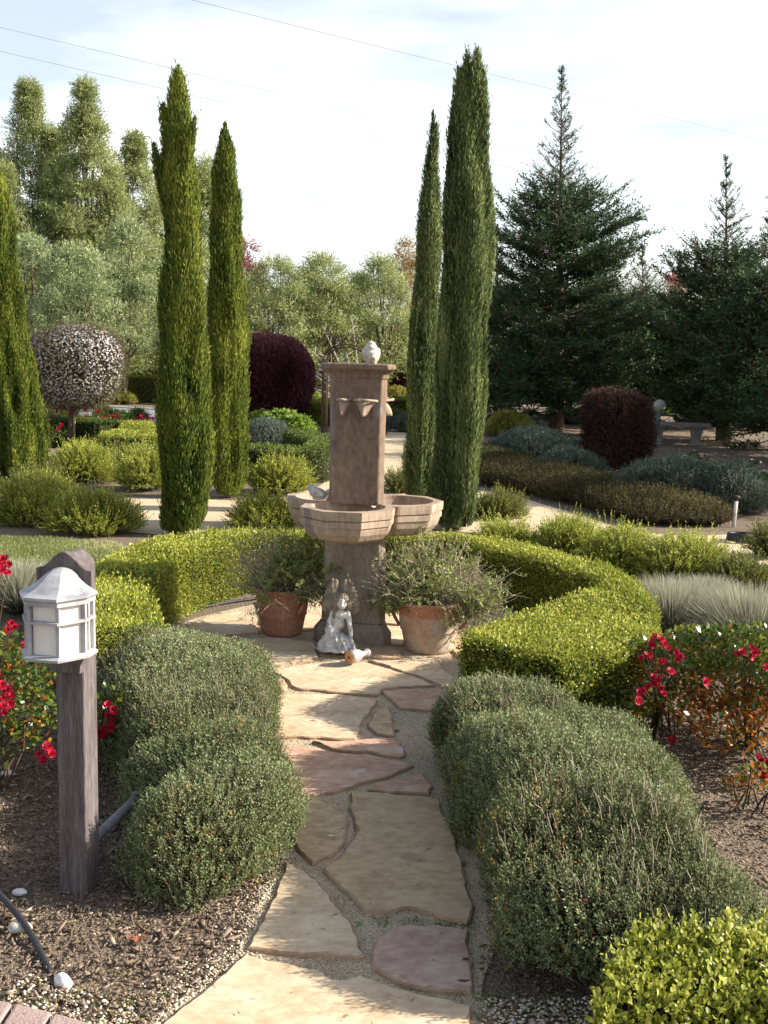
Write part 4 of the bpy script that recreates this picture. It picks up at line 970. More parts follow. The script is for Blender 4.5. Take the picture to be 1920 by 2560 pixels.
# left bush
YL = 4.05; c = AT(25, 1700, YL)
V, T = ball_body((c[0]-.14, YL+.1, .3), .33, .36, .27, noise=(.07, 5), seed=61)
fls = [(8, 1398, 0), (22, 1412, 0), (5, 1425, -.05), (18, 1432, 0), (3, 1408, .05), (28, 1560, 0), (20, 1575, .02), (38, 1568, .03), (60, 1612, 0), (5, 1715, -.2), (22, 1725, -.2), (10, 1745, -.22), (30, 1738, -.2), (5, 1765, -.2), (26, 1760, -.22), (12, 1782, -.22), (118, 1868, -.35), (100, 1885, -.35), (128, 1885, -.35), (108, 1900, -.35), (0, 1690, -.2)]
rosebush((c[0]-.14, YL+.05, 0), (V, T), 4800, 'left rose bush with red blooms and yellowing leaves behind the lamp post', fl(fls, YL-.05), 5, .32)
# small one between post and thyme
c = AT(262, 1790, 4.3); V, T = ball_body((c[0]+.02, 4.35, .17), .17, .16, .16, noise=(.03, 8), seed=63)
rosebush((c[0], 4.35, 0), (V, T), 420, 'small red flowering rose between the lamp post and the upper grey-green bush', fl([(270, 1762, 0), (282, 1775, 0), (272, 1788, 0), (285, 1792, 0), (276, 1805, 0), (262, 1822, 0), (255, 1838, 0), (272, 1828, 0), (280, 1820, 0), (250, 1828, 0)], 4.22), 6, .2, fs=.019, canes=12)
# right bush
YR = 4.75; c = AT(1800, 1800, YR)
V, T = ball_body((c[0]+.1, YR, .24), .53, .55, .24, noise=(.07, 5), seed=65)
fls = [(1635, 1592, -.3), (1650, 1600, -.3), (1628, 1612, -.3), (1615, 1638, -.3), (1605, 1645, -.32), (1622, 1640, -.32), (1660, 1612, -.3), (1672, 1622, -.3), (1690, 1630, -.3), (1702, 1642, -.3), (1695, 1650, -.3), (1658, 1655, -.3), (1632, 1695, -.38), (1645, 1700, -.38), (1638, 1708, -.38), (1620, 1715, -.38), (1655, 1722, -.38), (1598, 1730, -.42), (1610, 1728, -.42), (1660, 1735, -.42), (1595, 1752, -.42), (1880, 1620, -.38), (1888, 1632, -.38), (1876, 1640, -.38), (1845, 1635, -.38), (1856, 1632, -.38), (1916, 1670, -.4), (1676, 1680, -.38), (1763, 1705, -.42), (1895, 1892, -.5), (1905, 1900, -.5), (1900, 1920, -.5), (1912, 1930, -.5), (1908, 1945, -.5), (1920, 1910, -.5), (1608, 1850, -.5), (1680, 1852, -.3)]
fla = [f for f in fls if f[0] < 1725]; flb = [f for f in fls if f[0] >= 1725]
rosebush((c[0]+.12, YR, 0), (V, T), 9500, 'right rose bush with a mass of orange autumn leaves', fl(flb, YR), 7, redzone=lambda P: np.where(P[:, 2] < .36, -.1, .55)+.9*np.clip(c[0]-.2-P[:, 0], 0, 1), fs=.019)
V, T = ball_body((1.2, 4.85, .25), .24, .36, .24, noise=(.06, 6), seed=66)
rosebush((1.25, 4.85, 0), (V, T), 1700, 'loose rose bush full of red blooms against the outer side of the ring hedge', fl(fla, YR), 9, .12, fs=.019, canes=18)
g = G(1880, 2060); V, T = ball_body((g[0]+.08, g[1]+.1, .07), .14, .14, .08, noise=(.02, 9), seed=67)
rosebush((g[0]+.05, g[1]+.1, 0), (V, T), 230, 'low red-leaved seedling on the dark mulch below the right rose bush', [], 8, redzone=lambda P: -.5, canes=8)

# ------------------------------------------------------------------ silver grass tussocks
def tussock(px, py, hw, toppy, label, n=5200, seed=1, Yc=None, lean=(-.1, -.15)):
    g = G(px, py); Rr = hw/(FPX/g[1]); c = np.array([g[0], g[1]+Rr*.75, 0]); H = AT(px, toppy, c[1])[2]
    a = rng.uniform(0, 6.28, n); r = np.sqrt(rng.random(n)); tilt = r*1.15+rng.normal(0, .12, n)
    D = np.column_stack([np.cos(a)*np.sin(tilt)*Rr/H*.9, np.sin(a)*np.sin(tilt)*Rr/H*.9, np.cos(tilt)]); D = nrm(D + np.array([lean[0], lean[1], 0])*.5)
    L = H*rng.uniform(.75, 1.15, n)*(1+.25*r); K = 6; P = np.zeros((n, K, 3)); p = c + np.column_stack([np.cos(a)*r*Rr*.35, np.sin(a)*r*Rr*.35, np.zeros(n)]); d = D; P[:, 0] = p
    for k in range(1, K): d = nrm(d - UP*.09*k/K*r[:, None]*1.6); p = p+d*(L/(K-1))[:, None]; P[:, k] = p
    P[..., 2] = np.maximum(P[..., 2], .01)
    S = perp(D)*.002; Wk = np.array([1, 1, .9, .75, .5, .12])
    V = np.stack([P+S[:, None]*Wk[None, :, None], P-S[:, None]*Wk[None, :, None]], 2).reshape(-1, 3); idx = np.arange(n*K*2).reshape(n, K, 2)
    F = np.stack([idx[:, :-1, 0], idx[:, :-1, 1], idx[:, 1:, 1], idx[:, 1:, 0]], -1); v = np.clip(.08+np.linspace(0, .6, K-1)[None]*1+rng.normal(0, .18, (n, 1)), 0, 1)
    pm = PM(); pm.add(V, F.reshape(-1, 4), 0, v.ravel()); o = pm.build('grass_tussock', M['fescue'], None, tuple(c)); tag(o, label, 'ornamental grass', 'silver grass tussocks')
tussock(1700, 1620, 115, 1468, 'silvery grass tussock touching the outer side of the ring hedge', 8500, 1)
tussock(1905, 1660, 120, 1492, 'silvery grass tussock at the right edge behind the rose bush', 8000, 2)
tussock(1790, 1540, 85, 1450, 'farthest silvery grass tussock, in front of the yellow-green shrubs', 5000, 3)
tussock(30, 1545, 62, 1425, 'silvery grass tussock at the left edge behind the lantern', 4500, 4)

# ------------------------------------------------------------------ needle-leaved shrubs
def cole(px, py, hw, toppy, label, seed, mat='cole', n=None, sc=1.0, flat=1.0, grp='yellow-green needle shrubs', base=.55):
    g = G(px, py); Rr = hw/(FPX/g[1]); c = (g[0], g[1]+Rr*.85); H = AT(px, toppy, c[1])[2]; H = max(H, .15)
    V, T = star_body(ellip(c[0], c[1], Rr*.84, Rr*.76, 16), H*.74, 2.0, 36, 10, tuck=.75, noise=(Rr*.12, 3.4/Rr), seed=seed)
    pm = PM(); core(pm, V, T, Rr*.22, 1); ar = tarea(V, T); n = int(ar*2600/sc**2)
    out = nrm(np.array([1, 1, 1.]))
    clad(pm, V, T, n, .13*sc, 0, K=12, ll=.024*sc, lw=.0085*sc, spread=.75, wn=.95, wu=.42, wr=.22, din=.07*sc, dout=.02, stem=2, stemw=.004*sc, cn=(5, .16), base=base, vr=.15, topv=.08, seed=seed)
    clad(pm, V, T, int(n*.1), .2*sc, 0, K=14, ll=.02*sc, lw=.008*sc, spread=.6, wn=.8, wu=.6, wr=.3, din=.03, dout=.02, stem=2, stemw=.004*sc, base=base+.15, vr=.12, seed=seed)
    o = pm.build('needle_shrub', [M[mat], M['core'], M['twig']], None, (c[0], c[1], 0)); tag(o, label, 'shrub', grp)
cole(50, 1318, 120, 1200, 'yellow-green needle shrub at the left edge on the near side of the gravel', 101, sc=1.1)
cole(205, 1346, 118, 1224, 'yellow-green needle shrub bordering the lawn left of the tallest left cypress', 102, sc=1.1)
cole(190, 1215, 82, 1112, 'round needle shrub under the white flowering ball tree', 103, sc=1.3)
cole(352, 1232, 66, 1118, 'needle shrub directly left of the tall left cypress, across the gravel', 104, sc=1.3)
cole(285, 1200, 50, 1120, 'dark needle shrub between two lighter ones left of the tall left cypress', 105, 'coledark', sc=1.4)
cole(692, 1242, 78, 1158, 'needle shrub against the far L-shaped clipped hedge', 106, sc=1.3, base=.4)
cole(665, 1330, 90, 1250, 'low spreading needle shrub behind the ring hedge, left of the fountain bowls', 107, sc=1.1, base=.48)
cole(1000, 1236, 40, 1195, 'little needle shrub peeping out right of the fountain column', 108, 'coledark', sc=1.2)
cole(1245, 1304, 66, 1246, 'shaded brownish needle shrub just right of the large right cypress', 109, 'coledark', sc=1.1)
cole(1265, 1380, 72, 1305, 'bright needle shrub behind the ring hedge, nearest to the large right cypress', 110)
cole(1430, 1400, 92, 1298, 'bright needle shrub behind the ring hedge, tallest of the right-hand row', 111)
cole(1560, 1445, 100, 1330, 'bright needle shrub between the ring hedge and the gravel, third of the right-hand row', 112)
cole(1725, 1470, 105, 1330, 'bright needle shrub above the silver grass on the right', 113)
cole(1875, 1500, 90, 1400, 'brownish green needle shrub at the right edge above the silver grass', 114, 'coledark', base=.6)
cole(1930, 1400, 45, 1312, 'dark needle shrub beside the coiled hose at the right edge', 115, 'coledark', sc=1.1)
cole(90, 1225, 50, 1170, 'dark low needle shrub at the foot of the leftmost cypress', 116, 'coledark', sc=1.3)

# ------------------------------------------------------------------ lawn grass, mulch chips, grit
def inpoly(P, poly):
    x, y = P[:, 0], P[:, 1]; ins = np.zeros(len(P), bool); n = len(poly)
    for i in range(n):
        x1, y1 = poly[i]; x2, y2 = poly[(i+1) % n]
        c = ((y1 > y) != (y2 > y)) & (x < (x2-x1)*(y-y1)/(y2-y1+1e-12)+x1); ins ^= c
    return ins
def scatter(poly, n):
    poly = np.asarray(poly); lo, hi = poly.min(0), poly.max(0); P = rng.uniform(lo, hi, (int(n*2.6), 2)); P = P[inpoly(P, poly)][:n]; return np.column_stack([P, np.zeros(len(P))])
P = scatter(lp, 42000); n = len(P); pm = PM()
a, b = leaves(P, nrm(UP+rdir(n)*.55), rdir(n), .034*rng.uniform(.5, 1.3, n), .0045); pm.add(a, b, 0, np.clip(.5+.2*sn(P, 4, 77)+rng.normal(0, .2, n), 0, 1))
o = pm.build('lawn_grass', M['grass']); kind(o, 'stuff'); tag(o, 'short dry green lawn grass left of the ring hedge', 'grass')
M['chips'] = leafmat('bark_chip', [(.07, .05, .034), (.175, .125, .088), (.3, .23, .17), (.5, .41, .31)], 0, .9, .2, [0, .4, .8, 1])
bed_l = g2([(-250, 2640), (-250, 1600), (120, 1560), (300, 1700), (560, 1900), (700, 2060), (690, 2190), (650, 2260), (590, 2390), (480, 2480), (360, 2600), (330, 2640)])
bed_r = g2([(1200, 2640), (1200, 2400), (1300, 1800), (1400, 1740), (1560, 1690), (1700, 1640), (2100, 1640), (2300, 2000), (2300, 2640)])
pm = PM()
for bed, n in ((bed_l, 30000), (bed_r, 16000)):
    P = scatter(bed, n); n = len(P); P[:, 2] = rng.uniform(.002, .014, n); a = rng.uniform(0, 6.28, n)
    D = nrm(np.column_stack([np.cos(a), np.sin(a), rng.normal(0, .22, n)])); L = rng.gamma(1.0, .0065, n)+.003; W = L*rng.uniform(.12, .42, n); S = nrm(np.cross(D, UP+rdir(n)*.35)); U = np.cross(S, D)*rng.uniform(.0012, .003, n)[:, None]
    c4 = [P-D*L[:, None]/2-S*W[:, None]/2, P+D*L[:, None]*.5-S*W[:, None]*.3, P+D*L[:, None]*.55+S*W[:, None]*.35, P-D*L[:, None]*.45+S*W[:, None]/2]
    V = np.stack([c+U for c in c4]+[c-U for c in c4], 1); idx = np.arange(n*8).reshape(n, 8)
    F = np.concatenate([idx[:, q] for q in ([0, 1, 2, 3], [7, 6, 5, 4], [0, 4, 5, 1], [1, 5, 6, 2], [2, 6, 7, 3], [3, 7, 4, 0])]); v = np.tile(np.clip(rng.beta(2, 2.6, n), 0, 1), 6)
    pm.add(V.reshape(-1, 3), F, 0, v)
o = pm.build('bark_mulch', M['chips']); kind(o, 'stuff'); tag(o, 'brown bark chips spread over the planting beds', 'mulch')
def pebbles(P, r, pm, v=None):
    n = len(P); r = r*rng.uniform(.5, 1.4, n); oc = np.array([[1, 0, 0], [-1, 0, 0], [0, 1, 0], [0, -1, 0], [0, 0, .7], [0, 0, -.7]], float)
    V = P[:, None]+oc[None]*r[:, None, None]*rng.uniform(.65, 1.2, (n, 6, 1)); V[..., 2] += r[:, None]*.3
    f = np.array([[0, 2, 4], [2, 1, 4], [1, 3, 4], [3, 0, 4], [2, 0, 5], [1, 2, 5], [3, 1, 5], [0, 3, 5]]); F = (np.arange(n)[:, None, None]*6+f[None]).reshape(-1, 3)
    pm.add(V.reshape(-1, 3), F, 0, np.repeat(np.clip(rng.beta(2, 2, n), 0, 1), 8))
M['grit'] = leafmat('grit', [(.2, .14, .08), (.42, .34, .22), (.62, .55, .43), (.8, .76, .68)], 0, .9, .2)
pm = PM()
P = scatter(fp, 15000); P[:, 2] = .004; pebbles(P, .0032, pm)
# whiter grit washed to the bed edge along the near slabs
edge = g2([(250, 2620), (420, 2520), (540, 2440), (620, 2360), (665, 2230), (700, 2150)]); q = smoothpts(edge, 2600)+rng.normal(0, .055, (2600, 2))*np.linspace(1.2, .6, 2600)[:, None]
pebbles(np.column_stack([q, np.full(2600, .004)]), .0042, pm); 
P = scatter(bed_l, 1500); P[:, 2] = .006; pebbles(P, .0035, pm)
P = scatter(g2([(0, 2520), (60, 2440), (330, 2520), (330, 2620), (180, 2560)]), 380); P[:, 2] = .006; pebbles(P, .0055, pm)
P = scatter(g2([(1210, 2500), (1480, 2500), (1480, 2620), (1200, 2620)]), 700); P[:, 2] = .006; pebbles(P, .0055, pm)
o = pm.build('grit', M['grit']); kind(o, 'stuff'); tag(o, 'pale grit and pebbles in the joints and along the edge of the stone path', 'gravel')
# tiny weeds and moss tufts
pm = PM(); cs = np.concatenate([scatter(g2([(0, 2520), (60, 2440), (330, 2500), (330, 2600), (180, 2560)]), 26), scatter(bed_l, 60), scatter(g2([(1190, 2490), (1480, 2490), (1480, 2620), (1190, 2620)]), 60), scatter(g2([(880, 2290), (1190, 2300), (1190, 2325), (900, 2320)]), 25), scatter(g2([(900, 2400), (940, 2440), (1100, 2490), (1180, 2500), (1180, 2480), (1000, 2470)]), 30)])
for c in cs:
    n = 26; P = c+np.column_stack([rng.normal(0, .009, n), rng.normal(0, .009, n), np.full(n, .003)]); a, b = leaves(P, nrm(UP*.7+rdir(n)), rdir(n), .009*rng.uniform(.5, 1.3, n), .0045); pm.add(a, b, 0, rng.uniform(.2, .8, n))
o = pm.build('weeds', M['grass']); kind(o, 'stuff'); tag(o, 'tiny weeds and moss tufts in the beds and joints', 'weeds')

# fallen bits on the flagstones
M['litter'] = leafmat('leaf_litter', [(.03, .018, .01), (.1, .05, .025), (.22, .12, .06)], 0, .9, .2)
P = scatter(fp, 420); P = P[(P[:, 1] < 6.2)]; n = len(P); P[:, 2] = .0225
a, b = leaves(P, nrm(np.column_stack([rng.normal(size=n), rng.normal(size=n), np.abs(rng.normal(0, .12, n))])), UP+rdir(n)*.3, rng.gamma(2, .004, n)+.003, .0035); pm = PM(); pm.add(a, b, 0, rng.random(n))
o = pm.build('leaf_litter', M['litter']); kind(o, 'stuff'); tag(o, 'tiny dark leaf bits and specks strewn over the flagstones', 'litter')
# ------------------------------------------------------------------ cypresses
M['cyp'] = leafmat('cypress_spray', [(.016, .032, .006), (.066, .096, .013), (.16, .19, .026), (.32, .33, .055)], .2, .65, .15, [0, .35, .7, 1])
M['cypg'] = leafmat('cypress_spray_grey', [(.022, .036, .012), (.07, .098, .032), (.16, .195, .065), (.31, .34, .13)], .2, .65, .15, [0, .35, .7, 1])
def column_body(c, spires, nz=70, nt=34, seed=0, z0=.02):
    """spires: (dx, dy, zbase, ztop, radius, leanx) merged later as several closed bodies"""
    out = []
    for si, (dx, dy, zb, zt, r, lean, prof) in enumerate(spires):
        z = np.linspace(0, 1, nz); th = np.arange(nt)*2*math.pi/nt
        rr = r*np.interp(z, *zip(*prof))
        V = np.empty((nz, nt, 3))
        cx = c[0]+dx+lean*z**1.2; V[..., 0] = cx[:, None]+rr[:, None]*np.cos(th); V[..., 1] = c[1]+dy+rr[:, None]*np.sin(th); V[..., 2] = (zb+(zt-zb)*z)[:, None]
        V = V.reshape(-1, 3); A = V*np.array([1, 1, .16])
        C = np.column_stack([np.repeat(cx, nt), np.full(len(V), c[1]+dy), V[:, 2]]); N = nrm((V-C)+1e-6)
        d = (.2*sn(A, 9, seed+si)+.2*sn(A, 24, seed+si+1)+.1*sn(V, 4.5, seed+si+2))*np.repeat(rr, nt)
        V = V+N*np.minimum(d, .08)[:, None]
        out.append((V, outward(V, grid_tris(nz, nt, True)), np.repeat(rr, nt)))
    return out
PF = [(0, .75), (.03, .95), (.12, 1.05), (.4, 1), (.65, .88), (.82, .68), (.92, .42), (1, .04)]
PS = [(0, .5), (.3, 1), (.7, .8), (1, .05)]
def cypress(px, py, w, toppx, toppy, label, seed, extra=(), mat='cyp', prof=PF, dens=1.0, zt=None):
    g = G(px, py); r = w/2/(FPX/g[1]); c = (g[0], g[1]+r*.6); tp = AT(toppx, toppy, c[1])
    t = thing('cypress_tree', (c[0], c[1], 0), label, 'cypress tree', 'slender Italian cypresses')
    sp = [(0, 0, .03, tp[2], r*.93, tp[0]-c[0], prof)]
    for (x1, y1, x2, y2, w2, dy) in extra:
        b, e = AT(x1, y1, c[1]+dy), AT(x2, y2, c[1]+dy); sp.append((b[0]-c[0], dy, b[2], e[2], w2/2/(FPX/c[1]), e[0]-b[0], PS))
    pm = PM()
    for k, (V, T, rr) in enumerate(column_body(c, sp, seed=seed)):
        pm.add(V-vnormals(V, T)*np.minimum(.045, rr*.45)[:, None], T, 1, .2); ar = tarea(V, T)
        A_ = lambda P: P*np.array([1, 1, .2])
        n = int(ar*15000*dens); P, N = tsample(V, T, n, -.9); cl = sn(A_(P), 24, seed+5)*.75+sn(P, 5, seed+6)*.35; kk = cl > -1.6+rng.random(n)*.6; P, N, cl = P[kk], N[kk], cl[kk]; n = len(P)
        P = P + N*(rng.uniform(-.03, .015, n)+.012*cl)[:, None]; D = nrm(UP+N*rng.uniform(.05, .5, (n, 1))+rdir(n)*.16)
        L = rng.uniform(.028, .066, n); a, b = leaves(P, D, nrm(N+rdir(n)*.55), L, L*.24, .5); pm.add(a, b, 0, np.clip(.46+.3*cl+rng.normal(0, .13, n), 0, 1))
        n2 = int(ar*420*dens); P, N = tsample(V, T, n2, -.9); D = nrm(UP*1.1+N*.45+rdir(n2)*.15)
        sprigs(pm, P-N*.01, D, rng.uniform(.06, .13, n2), 6, .035, .009, .42, 0, np.clip(.62+.15*sn(P, 6, seed)+rng.normal(0, .1, n2), 0, 1))
    pm.build('crown', [M[mat], M['core']], t, (c[0], c[1], 0))
    pm = PM(); addtube(pm, [(0, 0, -.05), (0, 0, .3), (0, 0, tp[2]*.5)], [.05, .045, .02], 10); pm.build('trunk', M['bark'], t, smooth=True)
cypress(450, 1340, 118, 446, 172, 'tallest cypress on the left side, with a ragged side tip high on each flank', 200,
        [(418, 520, 383, 362, 26, -.05), (462, 430, 490, 296, 20, -.12), (425, 420, 406, 262, 18, 0)], prof=[(0, .72), (.03, .88), (.15, 1.0), (.4, 1), (.62, .8), (.78, .64), (.84, .5), (.9, .4), (.96, .25), (1, .04)])
cypress(570, 1248, 96, 562, 312, 'shorter cypress behind the tallest left one, with a notched side', 210, [(585, 620, 598, 480, 32, 0), (548, 520, 535, 405, 26, 0)], prof=[(0, .7), (.04, .98), (.3, .95), (.5, .85), (.7, .72), (.85, .5), (.93, .36), (1, .04)])
cypress(20, 1195, 165, -5, 430, 'cypress cut by the left edge, flared at the bottom', 220, [(70, 1100, 45, 860, 70, -.1)], prof=[(0, .95), (.05, 1.1), (.2, .95), (.35, .66), (.6, .45), (.8, .35), (.93, .24), (1, .04)])
cypress(1132, 1330, 140, 1194, 128, 'largest cypress, right of the fountain, ending in several tips', 230,
        [(1172, 420, 1166, 138, 40, .04), (1150, 480, 1146, 172, 44, .02), (1195, 480, 1208, 175, 40, 0), (1140, 560, 1134, 260, 40, 0)], 'cypg', prof=[(0, .7), (.05, .88), (.2, .96), (.5, 1), (.7, .88), (.8, .62), (.86, .4), (.93, .22), (1, .04)], dens=1.1)
cypress(1050, 1285, 72, 1083, 285, 'slim cypress standing just behind the largest one', 240, [(1075, 450, 1092, 310, 22, 0)], 'cypg', prof=[(0, .8), (.06, 1), (.4, 1), (.7, .75), (.85, .5), (1, .04)])

# ------------------------------------------------------------------ flowering ball tree
M['ball'] = leafmat('olive_brown_leaf', [(.04, .045, .015), (.1, .1, .035), (.18, .165, .07)], .25, .6, .2)
M['blossom'] = leafmat('white_blossom', [(.55, .45, .47), (.8, .74, .75), (.9, .88, .88)], .2, .6, .2)
g = G(170, 1118); Yb = g[1]; bc = AT(187, 916, Yb); rx = 115/(FPX/Yb); rz_ = 97/(FPX/Yb)
bt = thing('flowering_tree', (g[0], Yb, 0), 'round lollipop tree covered in tiny white blossoms on a bare staked trunk', 'tree')
V, T = ball_body(bc, rx, rx*.95, rz_, 20, 40, noise=(.03, 2.5), seed=81, pw=2.3); pm = PM(); core(pm, V, T, .12, 1)
clad(pm, V, T, 9000, .12, 0, K=5, ll=.03, lw=.011, wn=.8, wu=.2, wr=.6, din=.12, dout=.02, stem=2, stemw=.006, zmin=-1, cn=(2, .2)); pm.build('crown', [M['ball'], M['core'], M['twig']], bt, (g[0], Yb, 0))
pm = PM(); P, N = tsample(V, T, 8500, -1); k = sn(P, 2.2, 83)*.5+rng.normal(0, .5, len(P)) + .6*(P[:, 2]-bc[2])/rz_ - .25*(P[:, 0]-bc[0])/rx > -.6; P, N = P[k], N[k]; n = len(P); P = P+N*rng.uniform(-.03, .04, n)[:, None]
for q in range(3):
    D = perp(nrm(N+rdir(n)*.5)); a, b = leaves(P-D*.015, D, N+rdir(n)*.6, .036, .023); pm.add(a, b, 0, rng.uniform(0, 1, n))
o = pm.build('blossoms', M['blossom'], bt, (g[0], Yb, 0)); kind(o, 'stuff')
pm = PM(); tp_ = bc-np.array([g[0], Yb, 0]); addtube(pm, [(0, 0, -.05), (tp_[0]*.3, 0, .3), (tp_[0]*.8, 0, .7), (tp_[0], 0, tp_[2])], [.075, .062, .06, .03], 12); pm.build('trunk', M['bark'], bt, smooth=True)
M['bamboo'] = surf('stake_wood', [(.3, .24, .12), (.45, .37, .2)], 8, 4, .8, .2, 40)
pm = PM(); addtube(pm, [(.11, -.03, -.05), (.13, -.03, 1.2)], .022, 8); pm.build('stake', M['bamboo'], bt, smooth=True)

# ------------------------------------------------------------------ clipped purple bushes
M['purple'] = leafmat('purple_leaf', [(.02, .005, .009), (.075, .017, .027), (.16, .04, .052), (.28, .1, .105)], .25, .5, .3, [0, .35, .7, 1])
M['brownp'] = leafmat('brown_red_leaf', [(.016, .009, .007), (.038, .02, .015), (.07, .034, .025), (.11, .05, .038)], .25, .6, .2)
def clipped_ball(name, px, py, hw, toppy, label, mat, grp, pw=2.2, seed=90, dens=1.0, ll=.05, z0f=.03, nz_=.075):
    g = G(px, py); ppm = FPX/g[1]; r = hw/ppm; c = (g[0], g[1]+r*.8); H = AT(px, toppy, c[1])[2]; z0 = H*z0f; rz = (H-z0)/2
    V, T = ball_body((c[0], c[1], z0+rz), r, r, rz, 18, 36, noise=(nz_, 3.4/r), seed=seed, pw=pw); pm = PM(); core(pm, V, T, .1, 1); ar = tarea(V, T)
    clad(pm, V, T, int(ar*2600*dens), .1, 0, K=5, ll=ll, lw=ll*.45, wn=.8, wu=.3, wr=.5, din=.12, dout=.03, zmin=-1, cn=(3.4, .25), vr=.2, stem=2, stemw=.006)
    o = pm.build(name, [M[mat], M['core'], M['twig']], None, (c[0], c[1], 0)); tag(o, label, 'bush', grp)
clipped_ball('purple_bush', 652, 1062, 112, 838, 'large round dark purple bush right of the shorter left cypress', 'purple', 'clipped dark purple bushes', seed=91)
clipped_ball('purple_bush', 512, 1070, 70, 842, 'dark purple bush seen in the gap between the two left cypresses', 'purple', 'clipped dark purple bushes', seed=92)
clipped_ball('purple_bush', 1022, 1010, 38, 890, 'dark purple bush at the left flank of the slim right cypress', 'purple', 'clipped dark purple bushes', seed=93)
clipped_ball('purple_bush', 1548, 1195, 78, 993, 'shaded brown-red bush clipped into a cube in front of the redwoods', 'brownp', 'clipped dark purple bushes', pw=5.0, seed=94, dens=1.4, ll=.035, z0f=.16, nz_=.025)
g = G(1548, 1195); pm = PM(); 

# ------------------------------------------------------------------ far clipped hedges
def far_hedge(pts, wdt, H, label, seed, mat='box', dens=3800, ll=.03):
    q = smoothpts(g2(pts), max(16, 10*len(pts))); t = nrm(np.gradient(q, axis=0)); s = np.column_stack([-t[:, 1], t[:, 0]])*wdt/2
    V, T = sweep_body(q-s, q+s, H, 0, .05, len(q), (.02, 3), seed); pm = PM(); core(pm, V, T, .05, 1); ar = tarea(V, T)
    clad(pm, V, T, int(ar*dens), ll, ll*.55, wn=.5, wu=.35, wr=.8, din=.05, dout=.012, cn=(3, .14), vr=.16, topv=.1)
    c = q.mean(0); o = pm.build('clipped_hedge', [M[mat], M['core']], None, (c[0], c[1], 0)); tag(o, label, 'hedge', 'low clipped hedges beyond the gravel')
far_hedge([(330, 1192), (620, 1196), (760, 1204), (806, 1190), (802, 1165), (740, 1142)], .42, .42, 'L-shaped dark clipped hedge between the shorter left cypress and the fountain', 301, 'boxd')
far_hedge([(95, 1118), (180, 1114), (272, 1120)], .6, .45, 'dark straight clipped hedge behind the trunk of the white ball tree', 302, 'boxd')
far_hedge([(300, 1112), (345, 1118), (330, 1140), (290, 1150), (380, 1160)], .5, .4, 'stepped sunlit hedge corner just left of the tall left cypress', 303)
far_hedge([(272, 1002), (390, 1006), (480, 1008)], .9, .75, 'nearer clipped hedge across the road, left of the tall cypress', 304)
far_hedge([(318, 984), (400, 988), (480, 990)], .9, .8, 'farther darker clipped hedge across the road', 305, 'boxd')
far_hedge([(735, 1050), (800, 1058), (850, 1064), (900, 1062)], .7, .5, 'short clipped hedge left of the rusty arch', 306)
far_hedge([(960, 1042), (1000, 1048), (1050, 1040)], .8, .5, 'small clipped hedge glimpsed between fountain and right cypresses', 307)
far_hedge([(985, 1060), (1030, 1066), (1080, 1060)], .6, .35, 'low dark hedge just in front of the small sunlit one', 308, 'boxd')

# ------------------------------------------------------------------ mounds of grey and green shrubs
M['blue'] = leafmat('blue_grey_leaf', [(.03, .045, .033), (.07, .1, .072), (.125, .165, .13), (.2, .245, .205)], .2, .7, .15, [0, .35, .7, 1])
M['lime'] = leafmat('lime_leaf', [(.06, .12, .015), (.16, .26, .03), (.28, .38, .06), (.4, .48, .12)], .35, .5, .2)
M['olivy'] = leafmat('yellow_shrub_leaf', [(.07, .08, .012), (.17, .18, .025), (.3, .29, .05), (.4, .36, .09)], .3, .6, .2)
M['orange'] = leafmat('autumn_leaf', [(.2, .1, .015), (.4, .22, .03), (.5, .32, .06)], .3, .6, .2)
M['cover'] = leafmat('ground_cover_leaf', [(.02, .021, .007), (.048, .046, .014), (.085, .073, .025), (.13, .115, .045)], .25, .7, .15)
def mound(px, py, hw, toppy, label, mat, seed, K=6, L=.1, ll=.03, lw=.01, dens=1800, ry=.9, grp='low shrubs of the far beds', nm='mound_shrub', wu=.6, cat='shrub'):
    g = G(px, py); r = hw/(FPX/g[1]); c = (g[0], g[1]+r*ry*.9); H = max(AT(px, toppy, c[1])[2], .12)
    V, T = star_body(ellip(c[0], c[1], r, r*ry, 16), H, 2.2, 40, 10, tuck=.9, noise=(min(r*.09, .06), 3/r), seed=seed); pm = PM(); core(pm, V, T, min(.06, H*.2), 1); ar = tarea(V, T)
    clad(pm, V, T, int(ar*dens), L, 0, K=K, ll=ll, lw=lw, wn=.7, wu=wu, wr=.35, din=.05, dout=.02, stem=2, stemw=.005, cn=(3.2/r if r < 1 else 3, .18), vr=.15, seed=seed)
    o = pm.build(nm, [M[mat], M['core'], M['twig']], None, (c[0], c[1], 0)); tag(o, label, cat, grp)
mound(660, 1130, 62, 1062, 'rounded blue-grey shrub below the large purple bush', 'blue', 401)
mound(368, 1112, 40, 1066, 'blue-grey shrub at the left flank of the tall left cypress, before the road', 'blue', 402)
mound(330, 988, 60, 944, 'grey-green shrub mass across the road behind the two hedges', 'blue', 403, ll=.05, lw=.018, dens=900)
mound(1010, 1082, 46, 1040, 'blue-grey shrub right of the fountain column', 'blue', 404)
mound(700, 1088, 46, 1038, 'lime green leafy plant under the purple bush', 'lime', 405, ll=.07, lw=.045, dens=700, K=5, L=.12)
mound(745, 1092, 32, 1052, 'smaller lime green leafy plant nearest the rusty arch', 'lime', 406, ll=.07, lw=.045, dens=700, K=5, L=.12)
mound(655, 1072, 30, 1040, 'lime green plant touching the shadow side of the purple bush', 'lime', 407, ll=.07, lw=.045, dens=700, K=5, L=.12)
mound(297, 1012, 36, 984, 'yellow-green shrub at the roadside right of the ball tree', 'olivy', 408, ll=.05, lw=.02, dens=900)
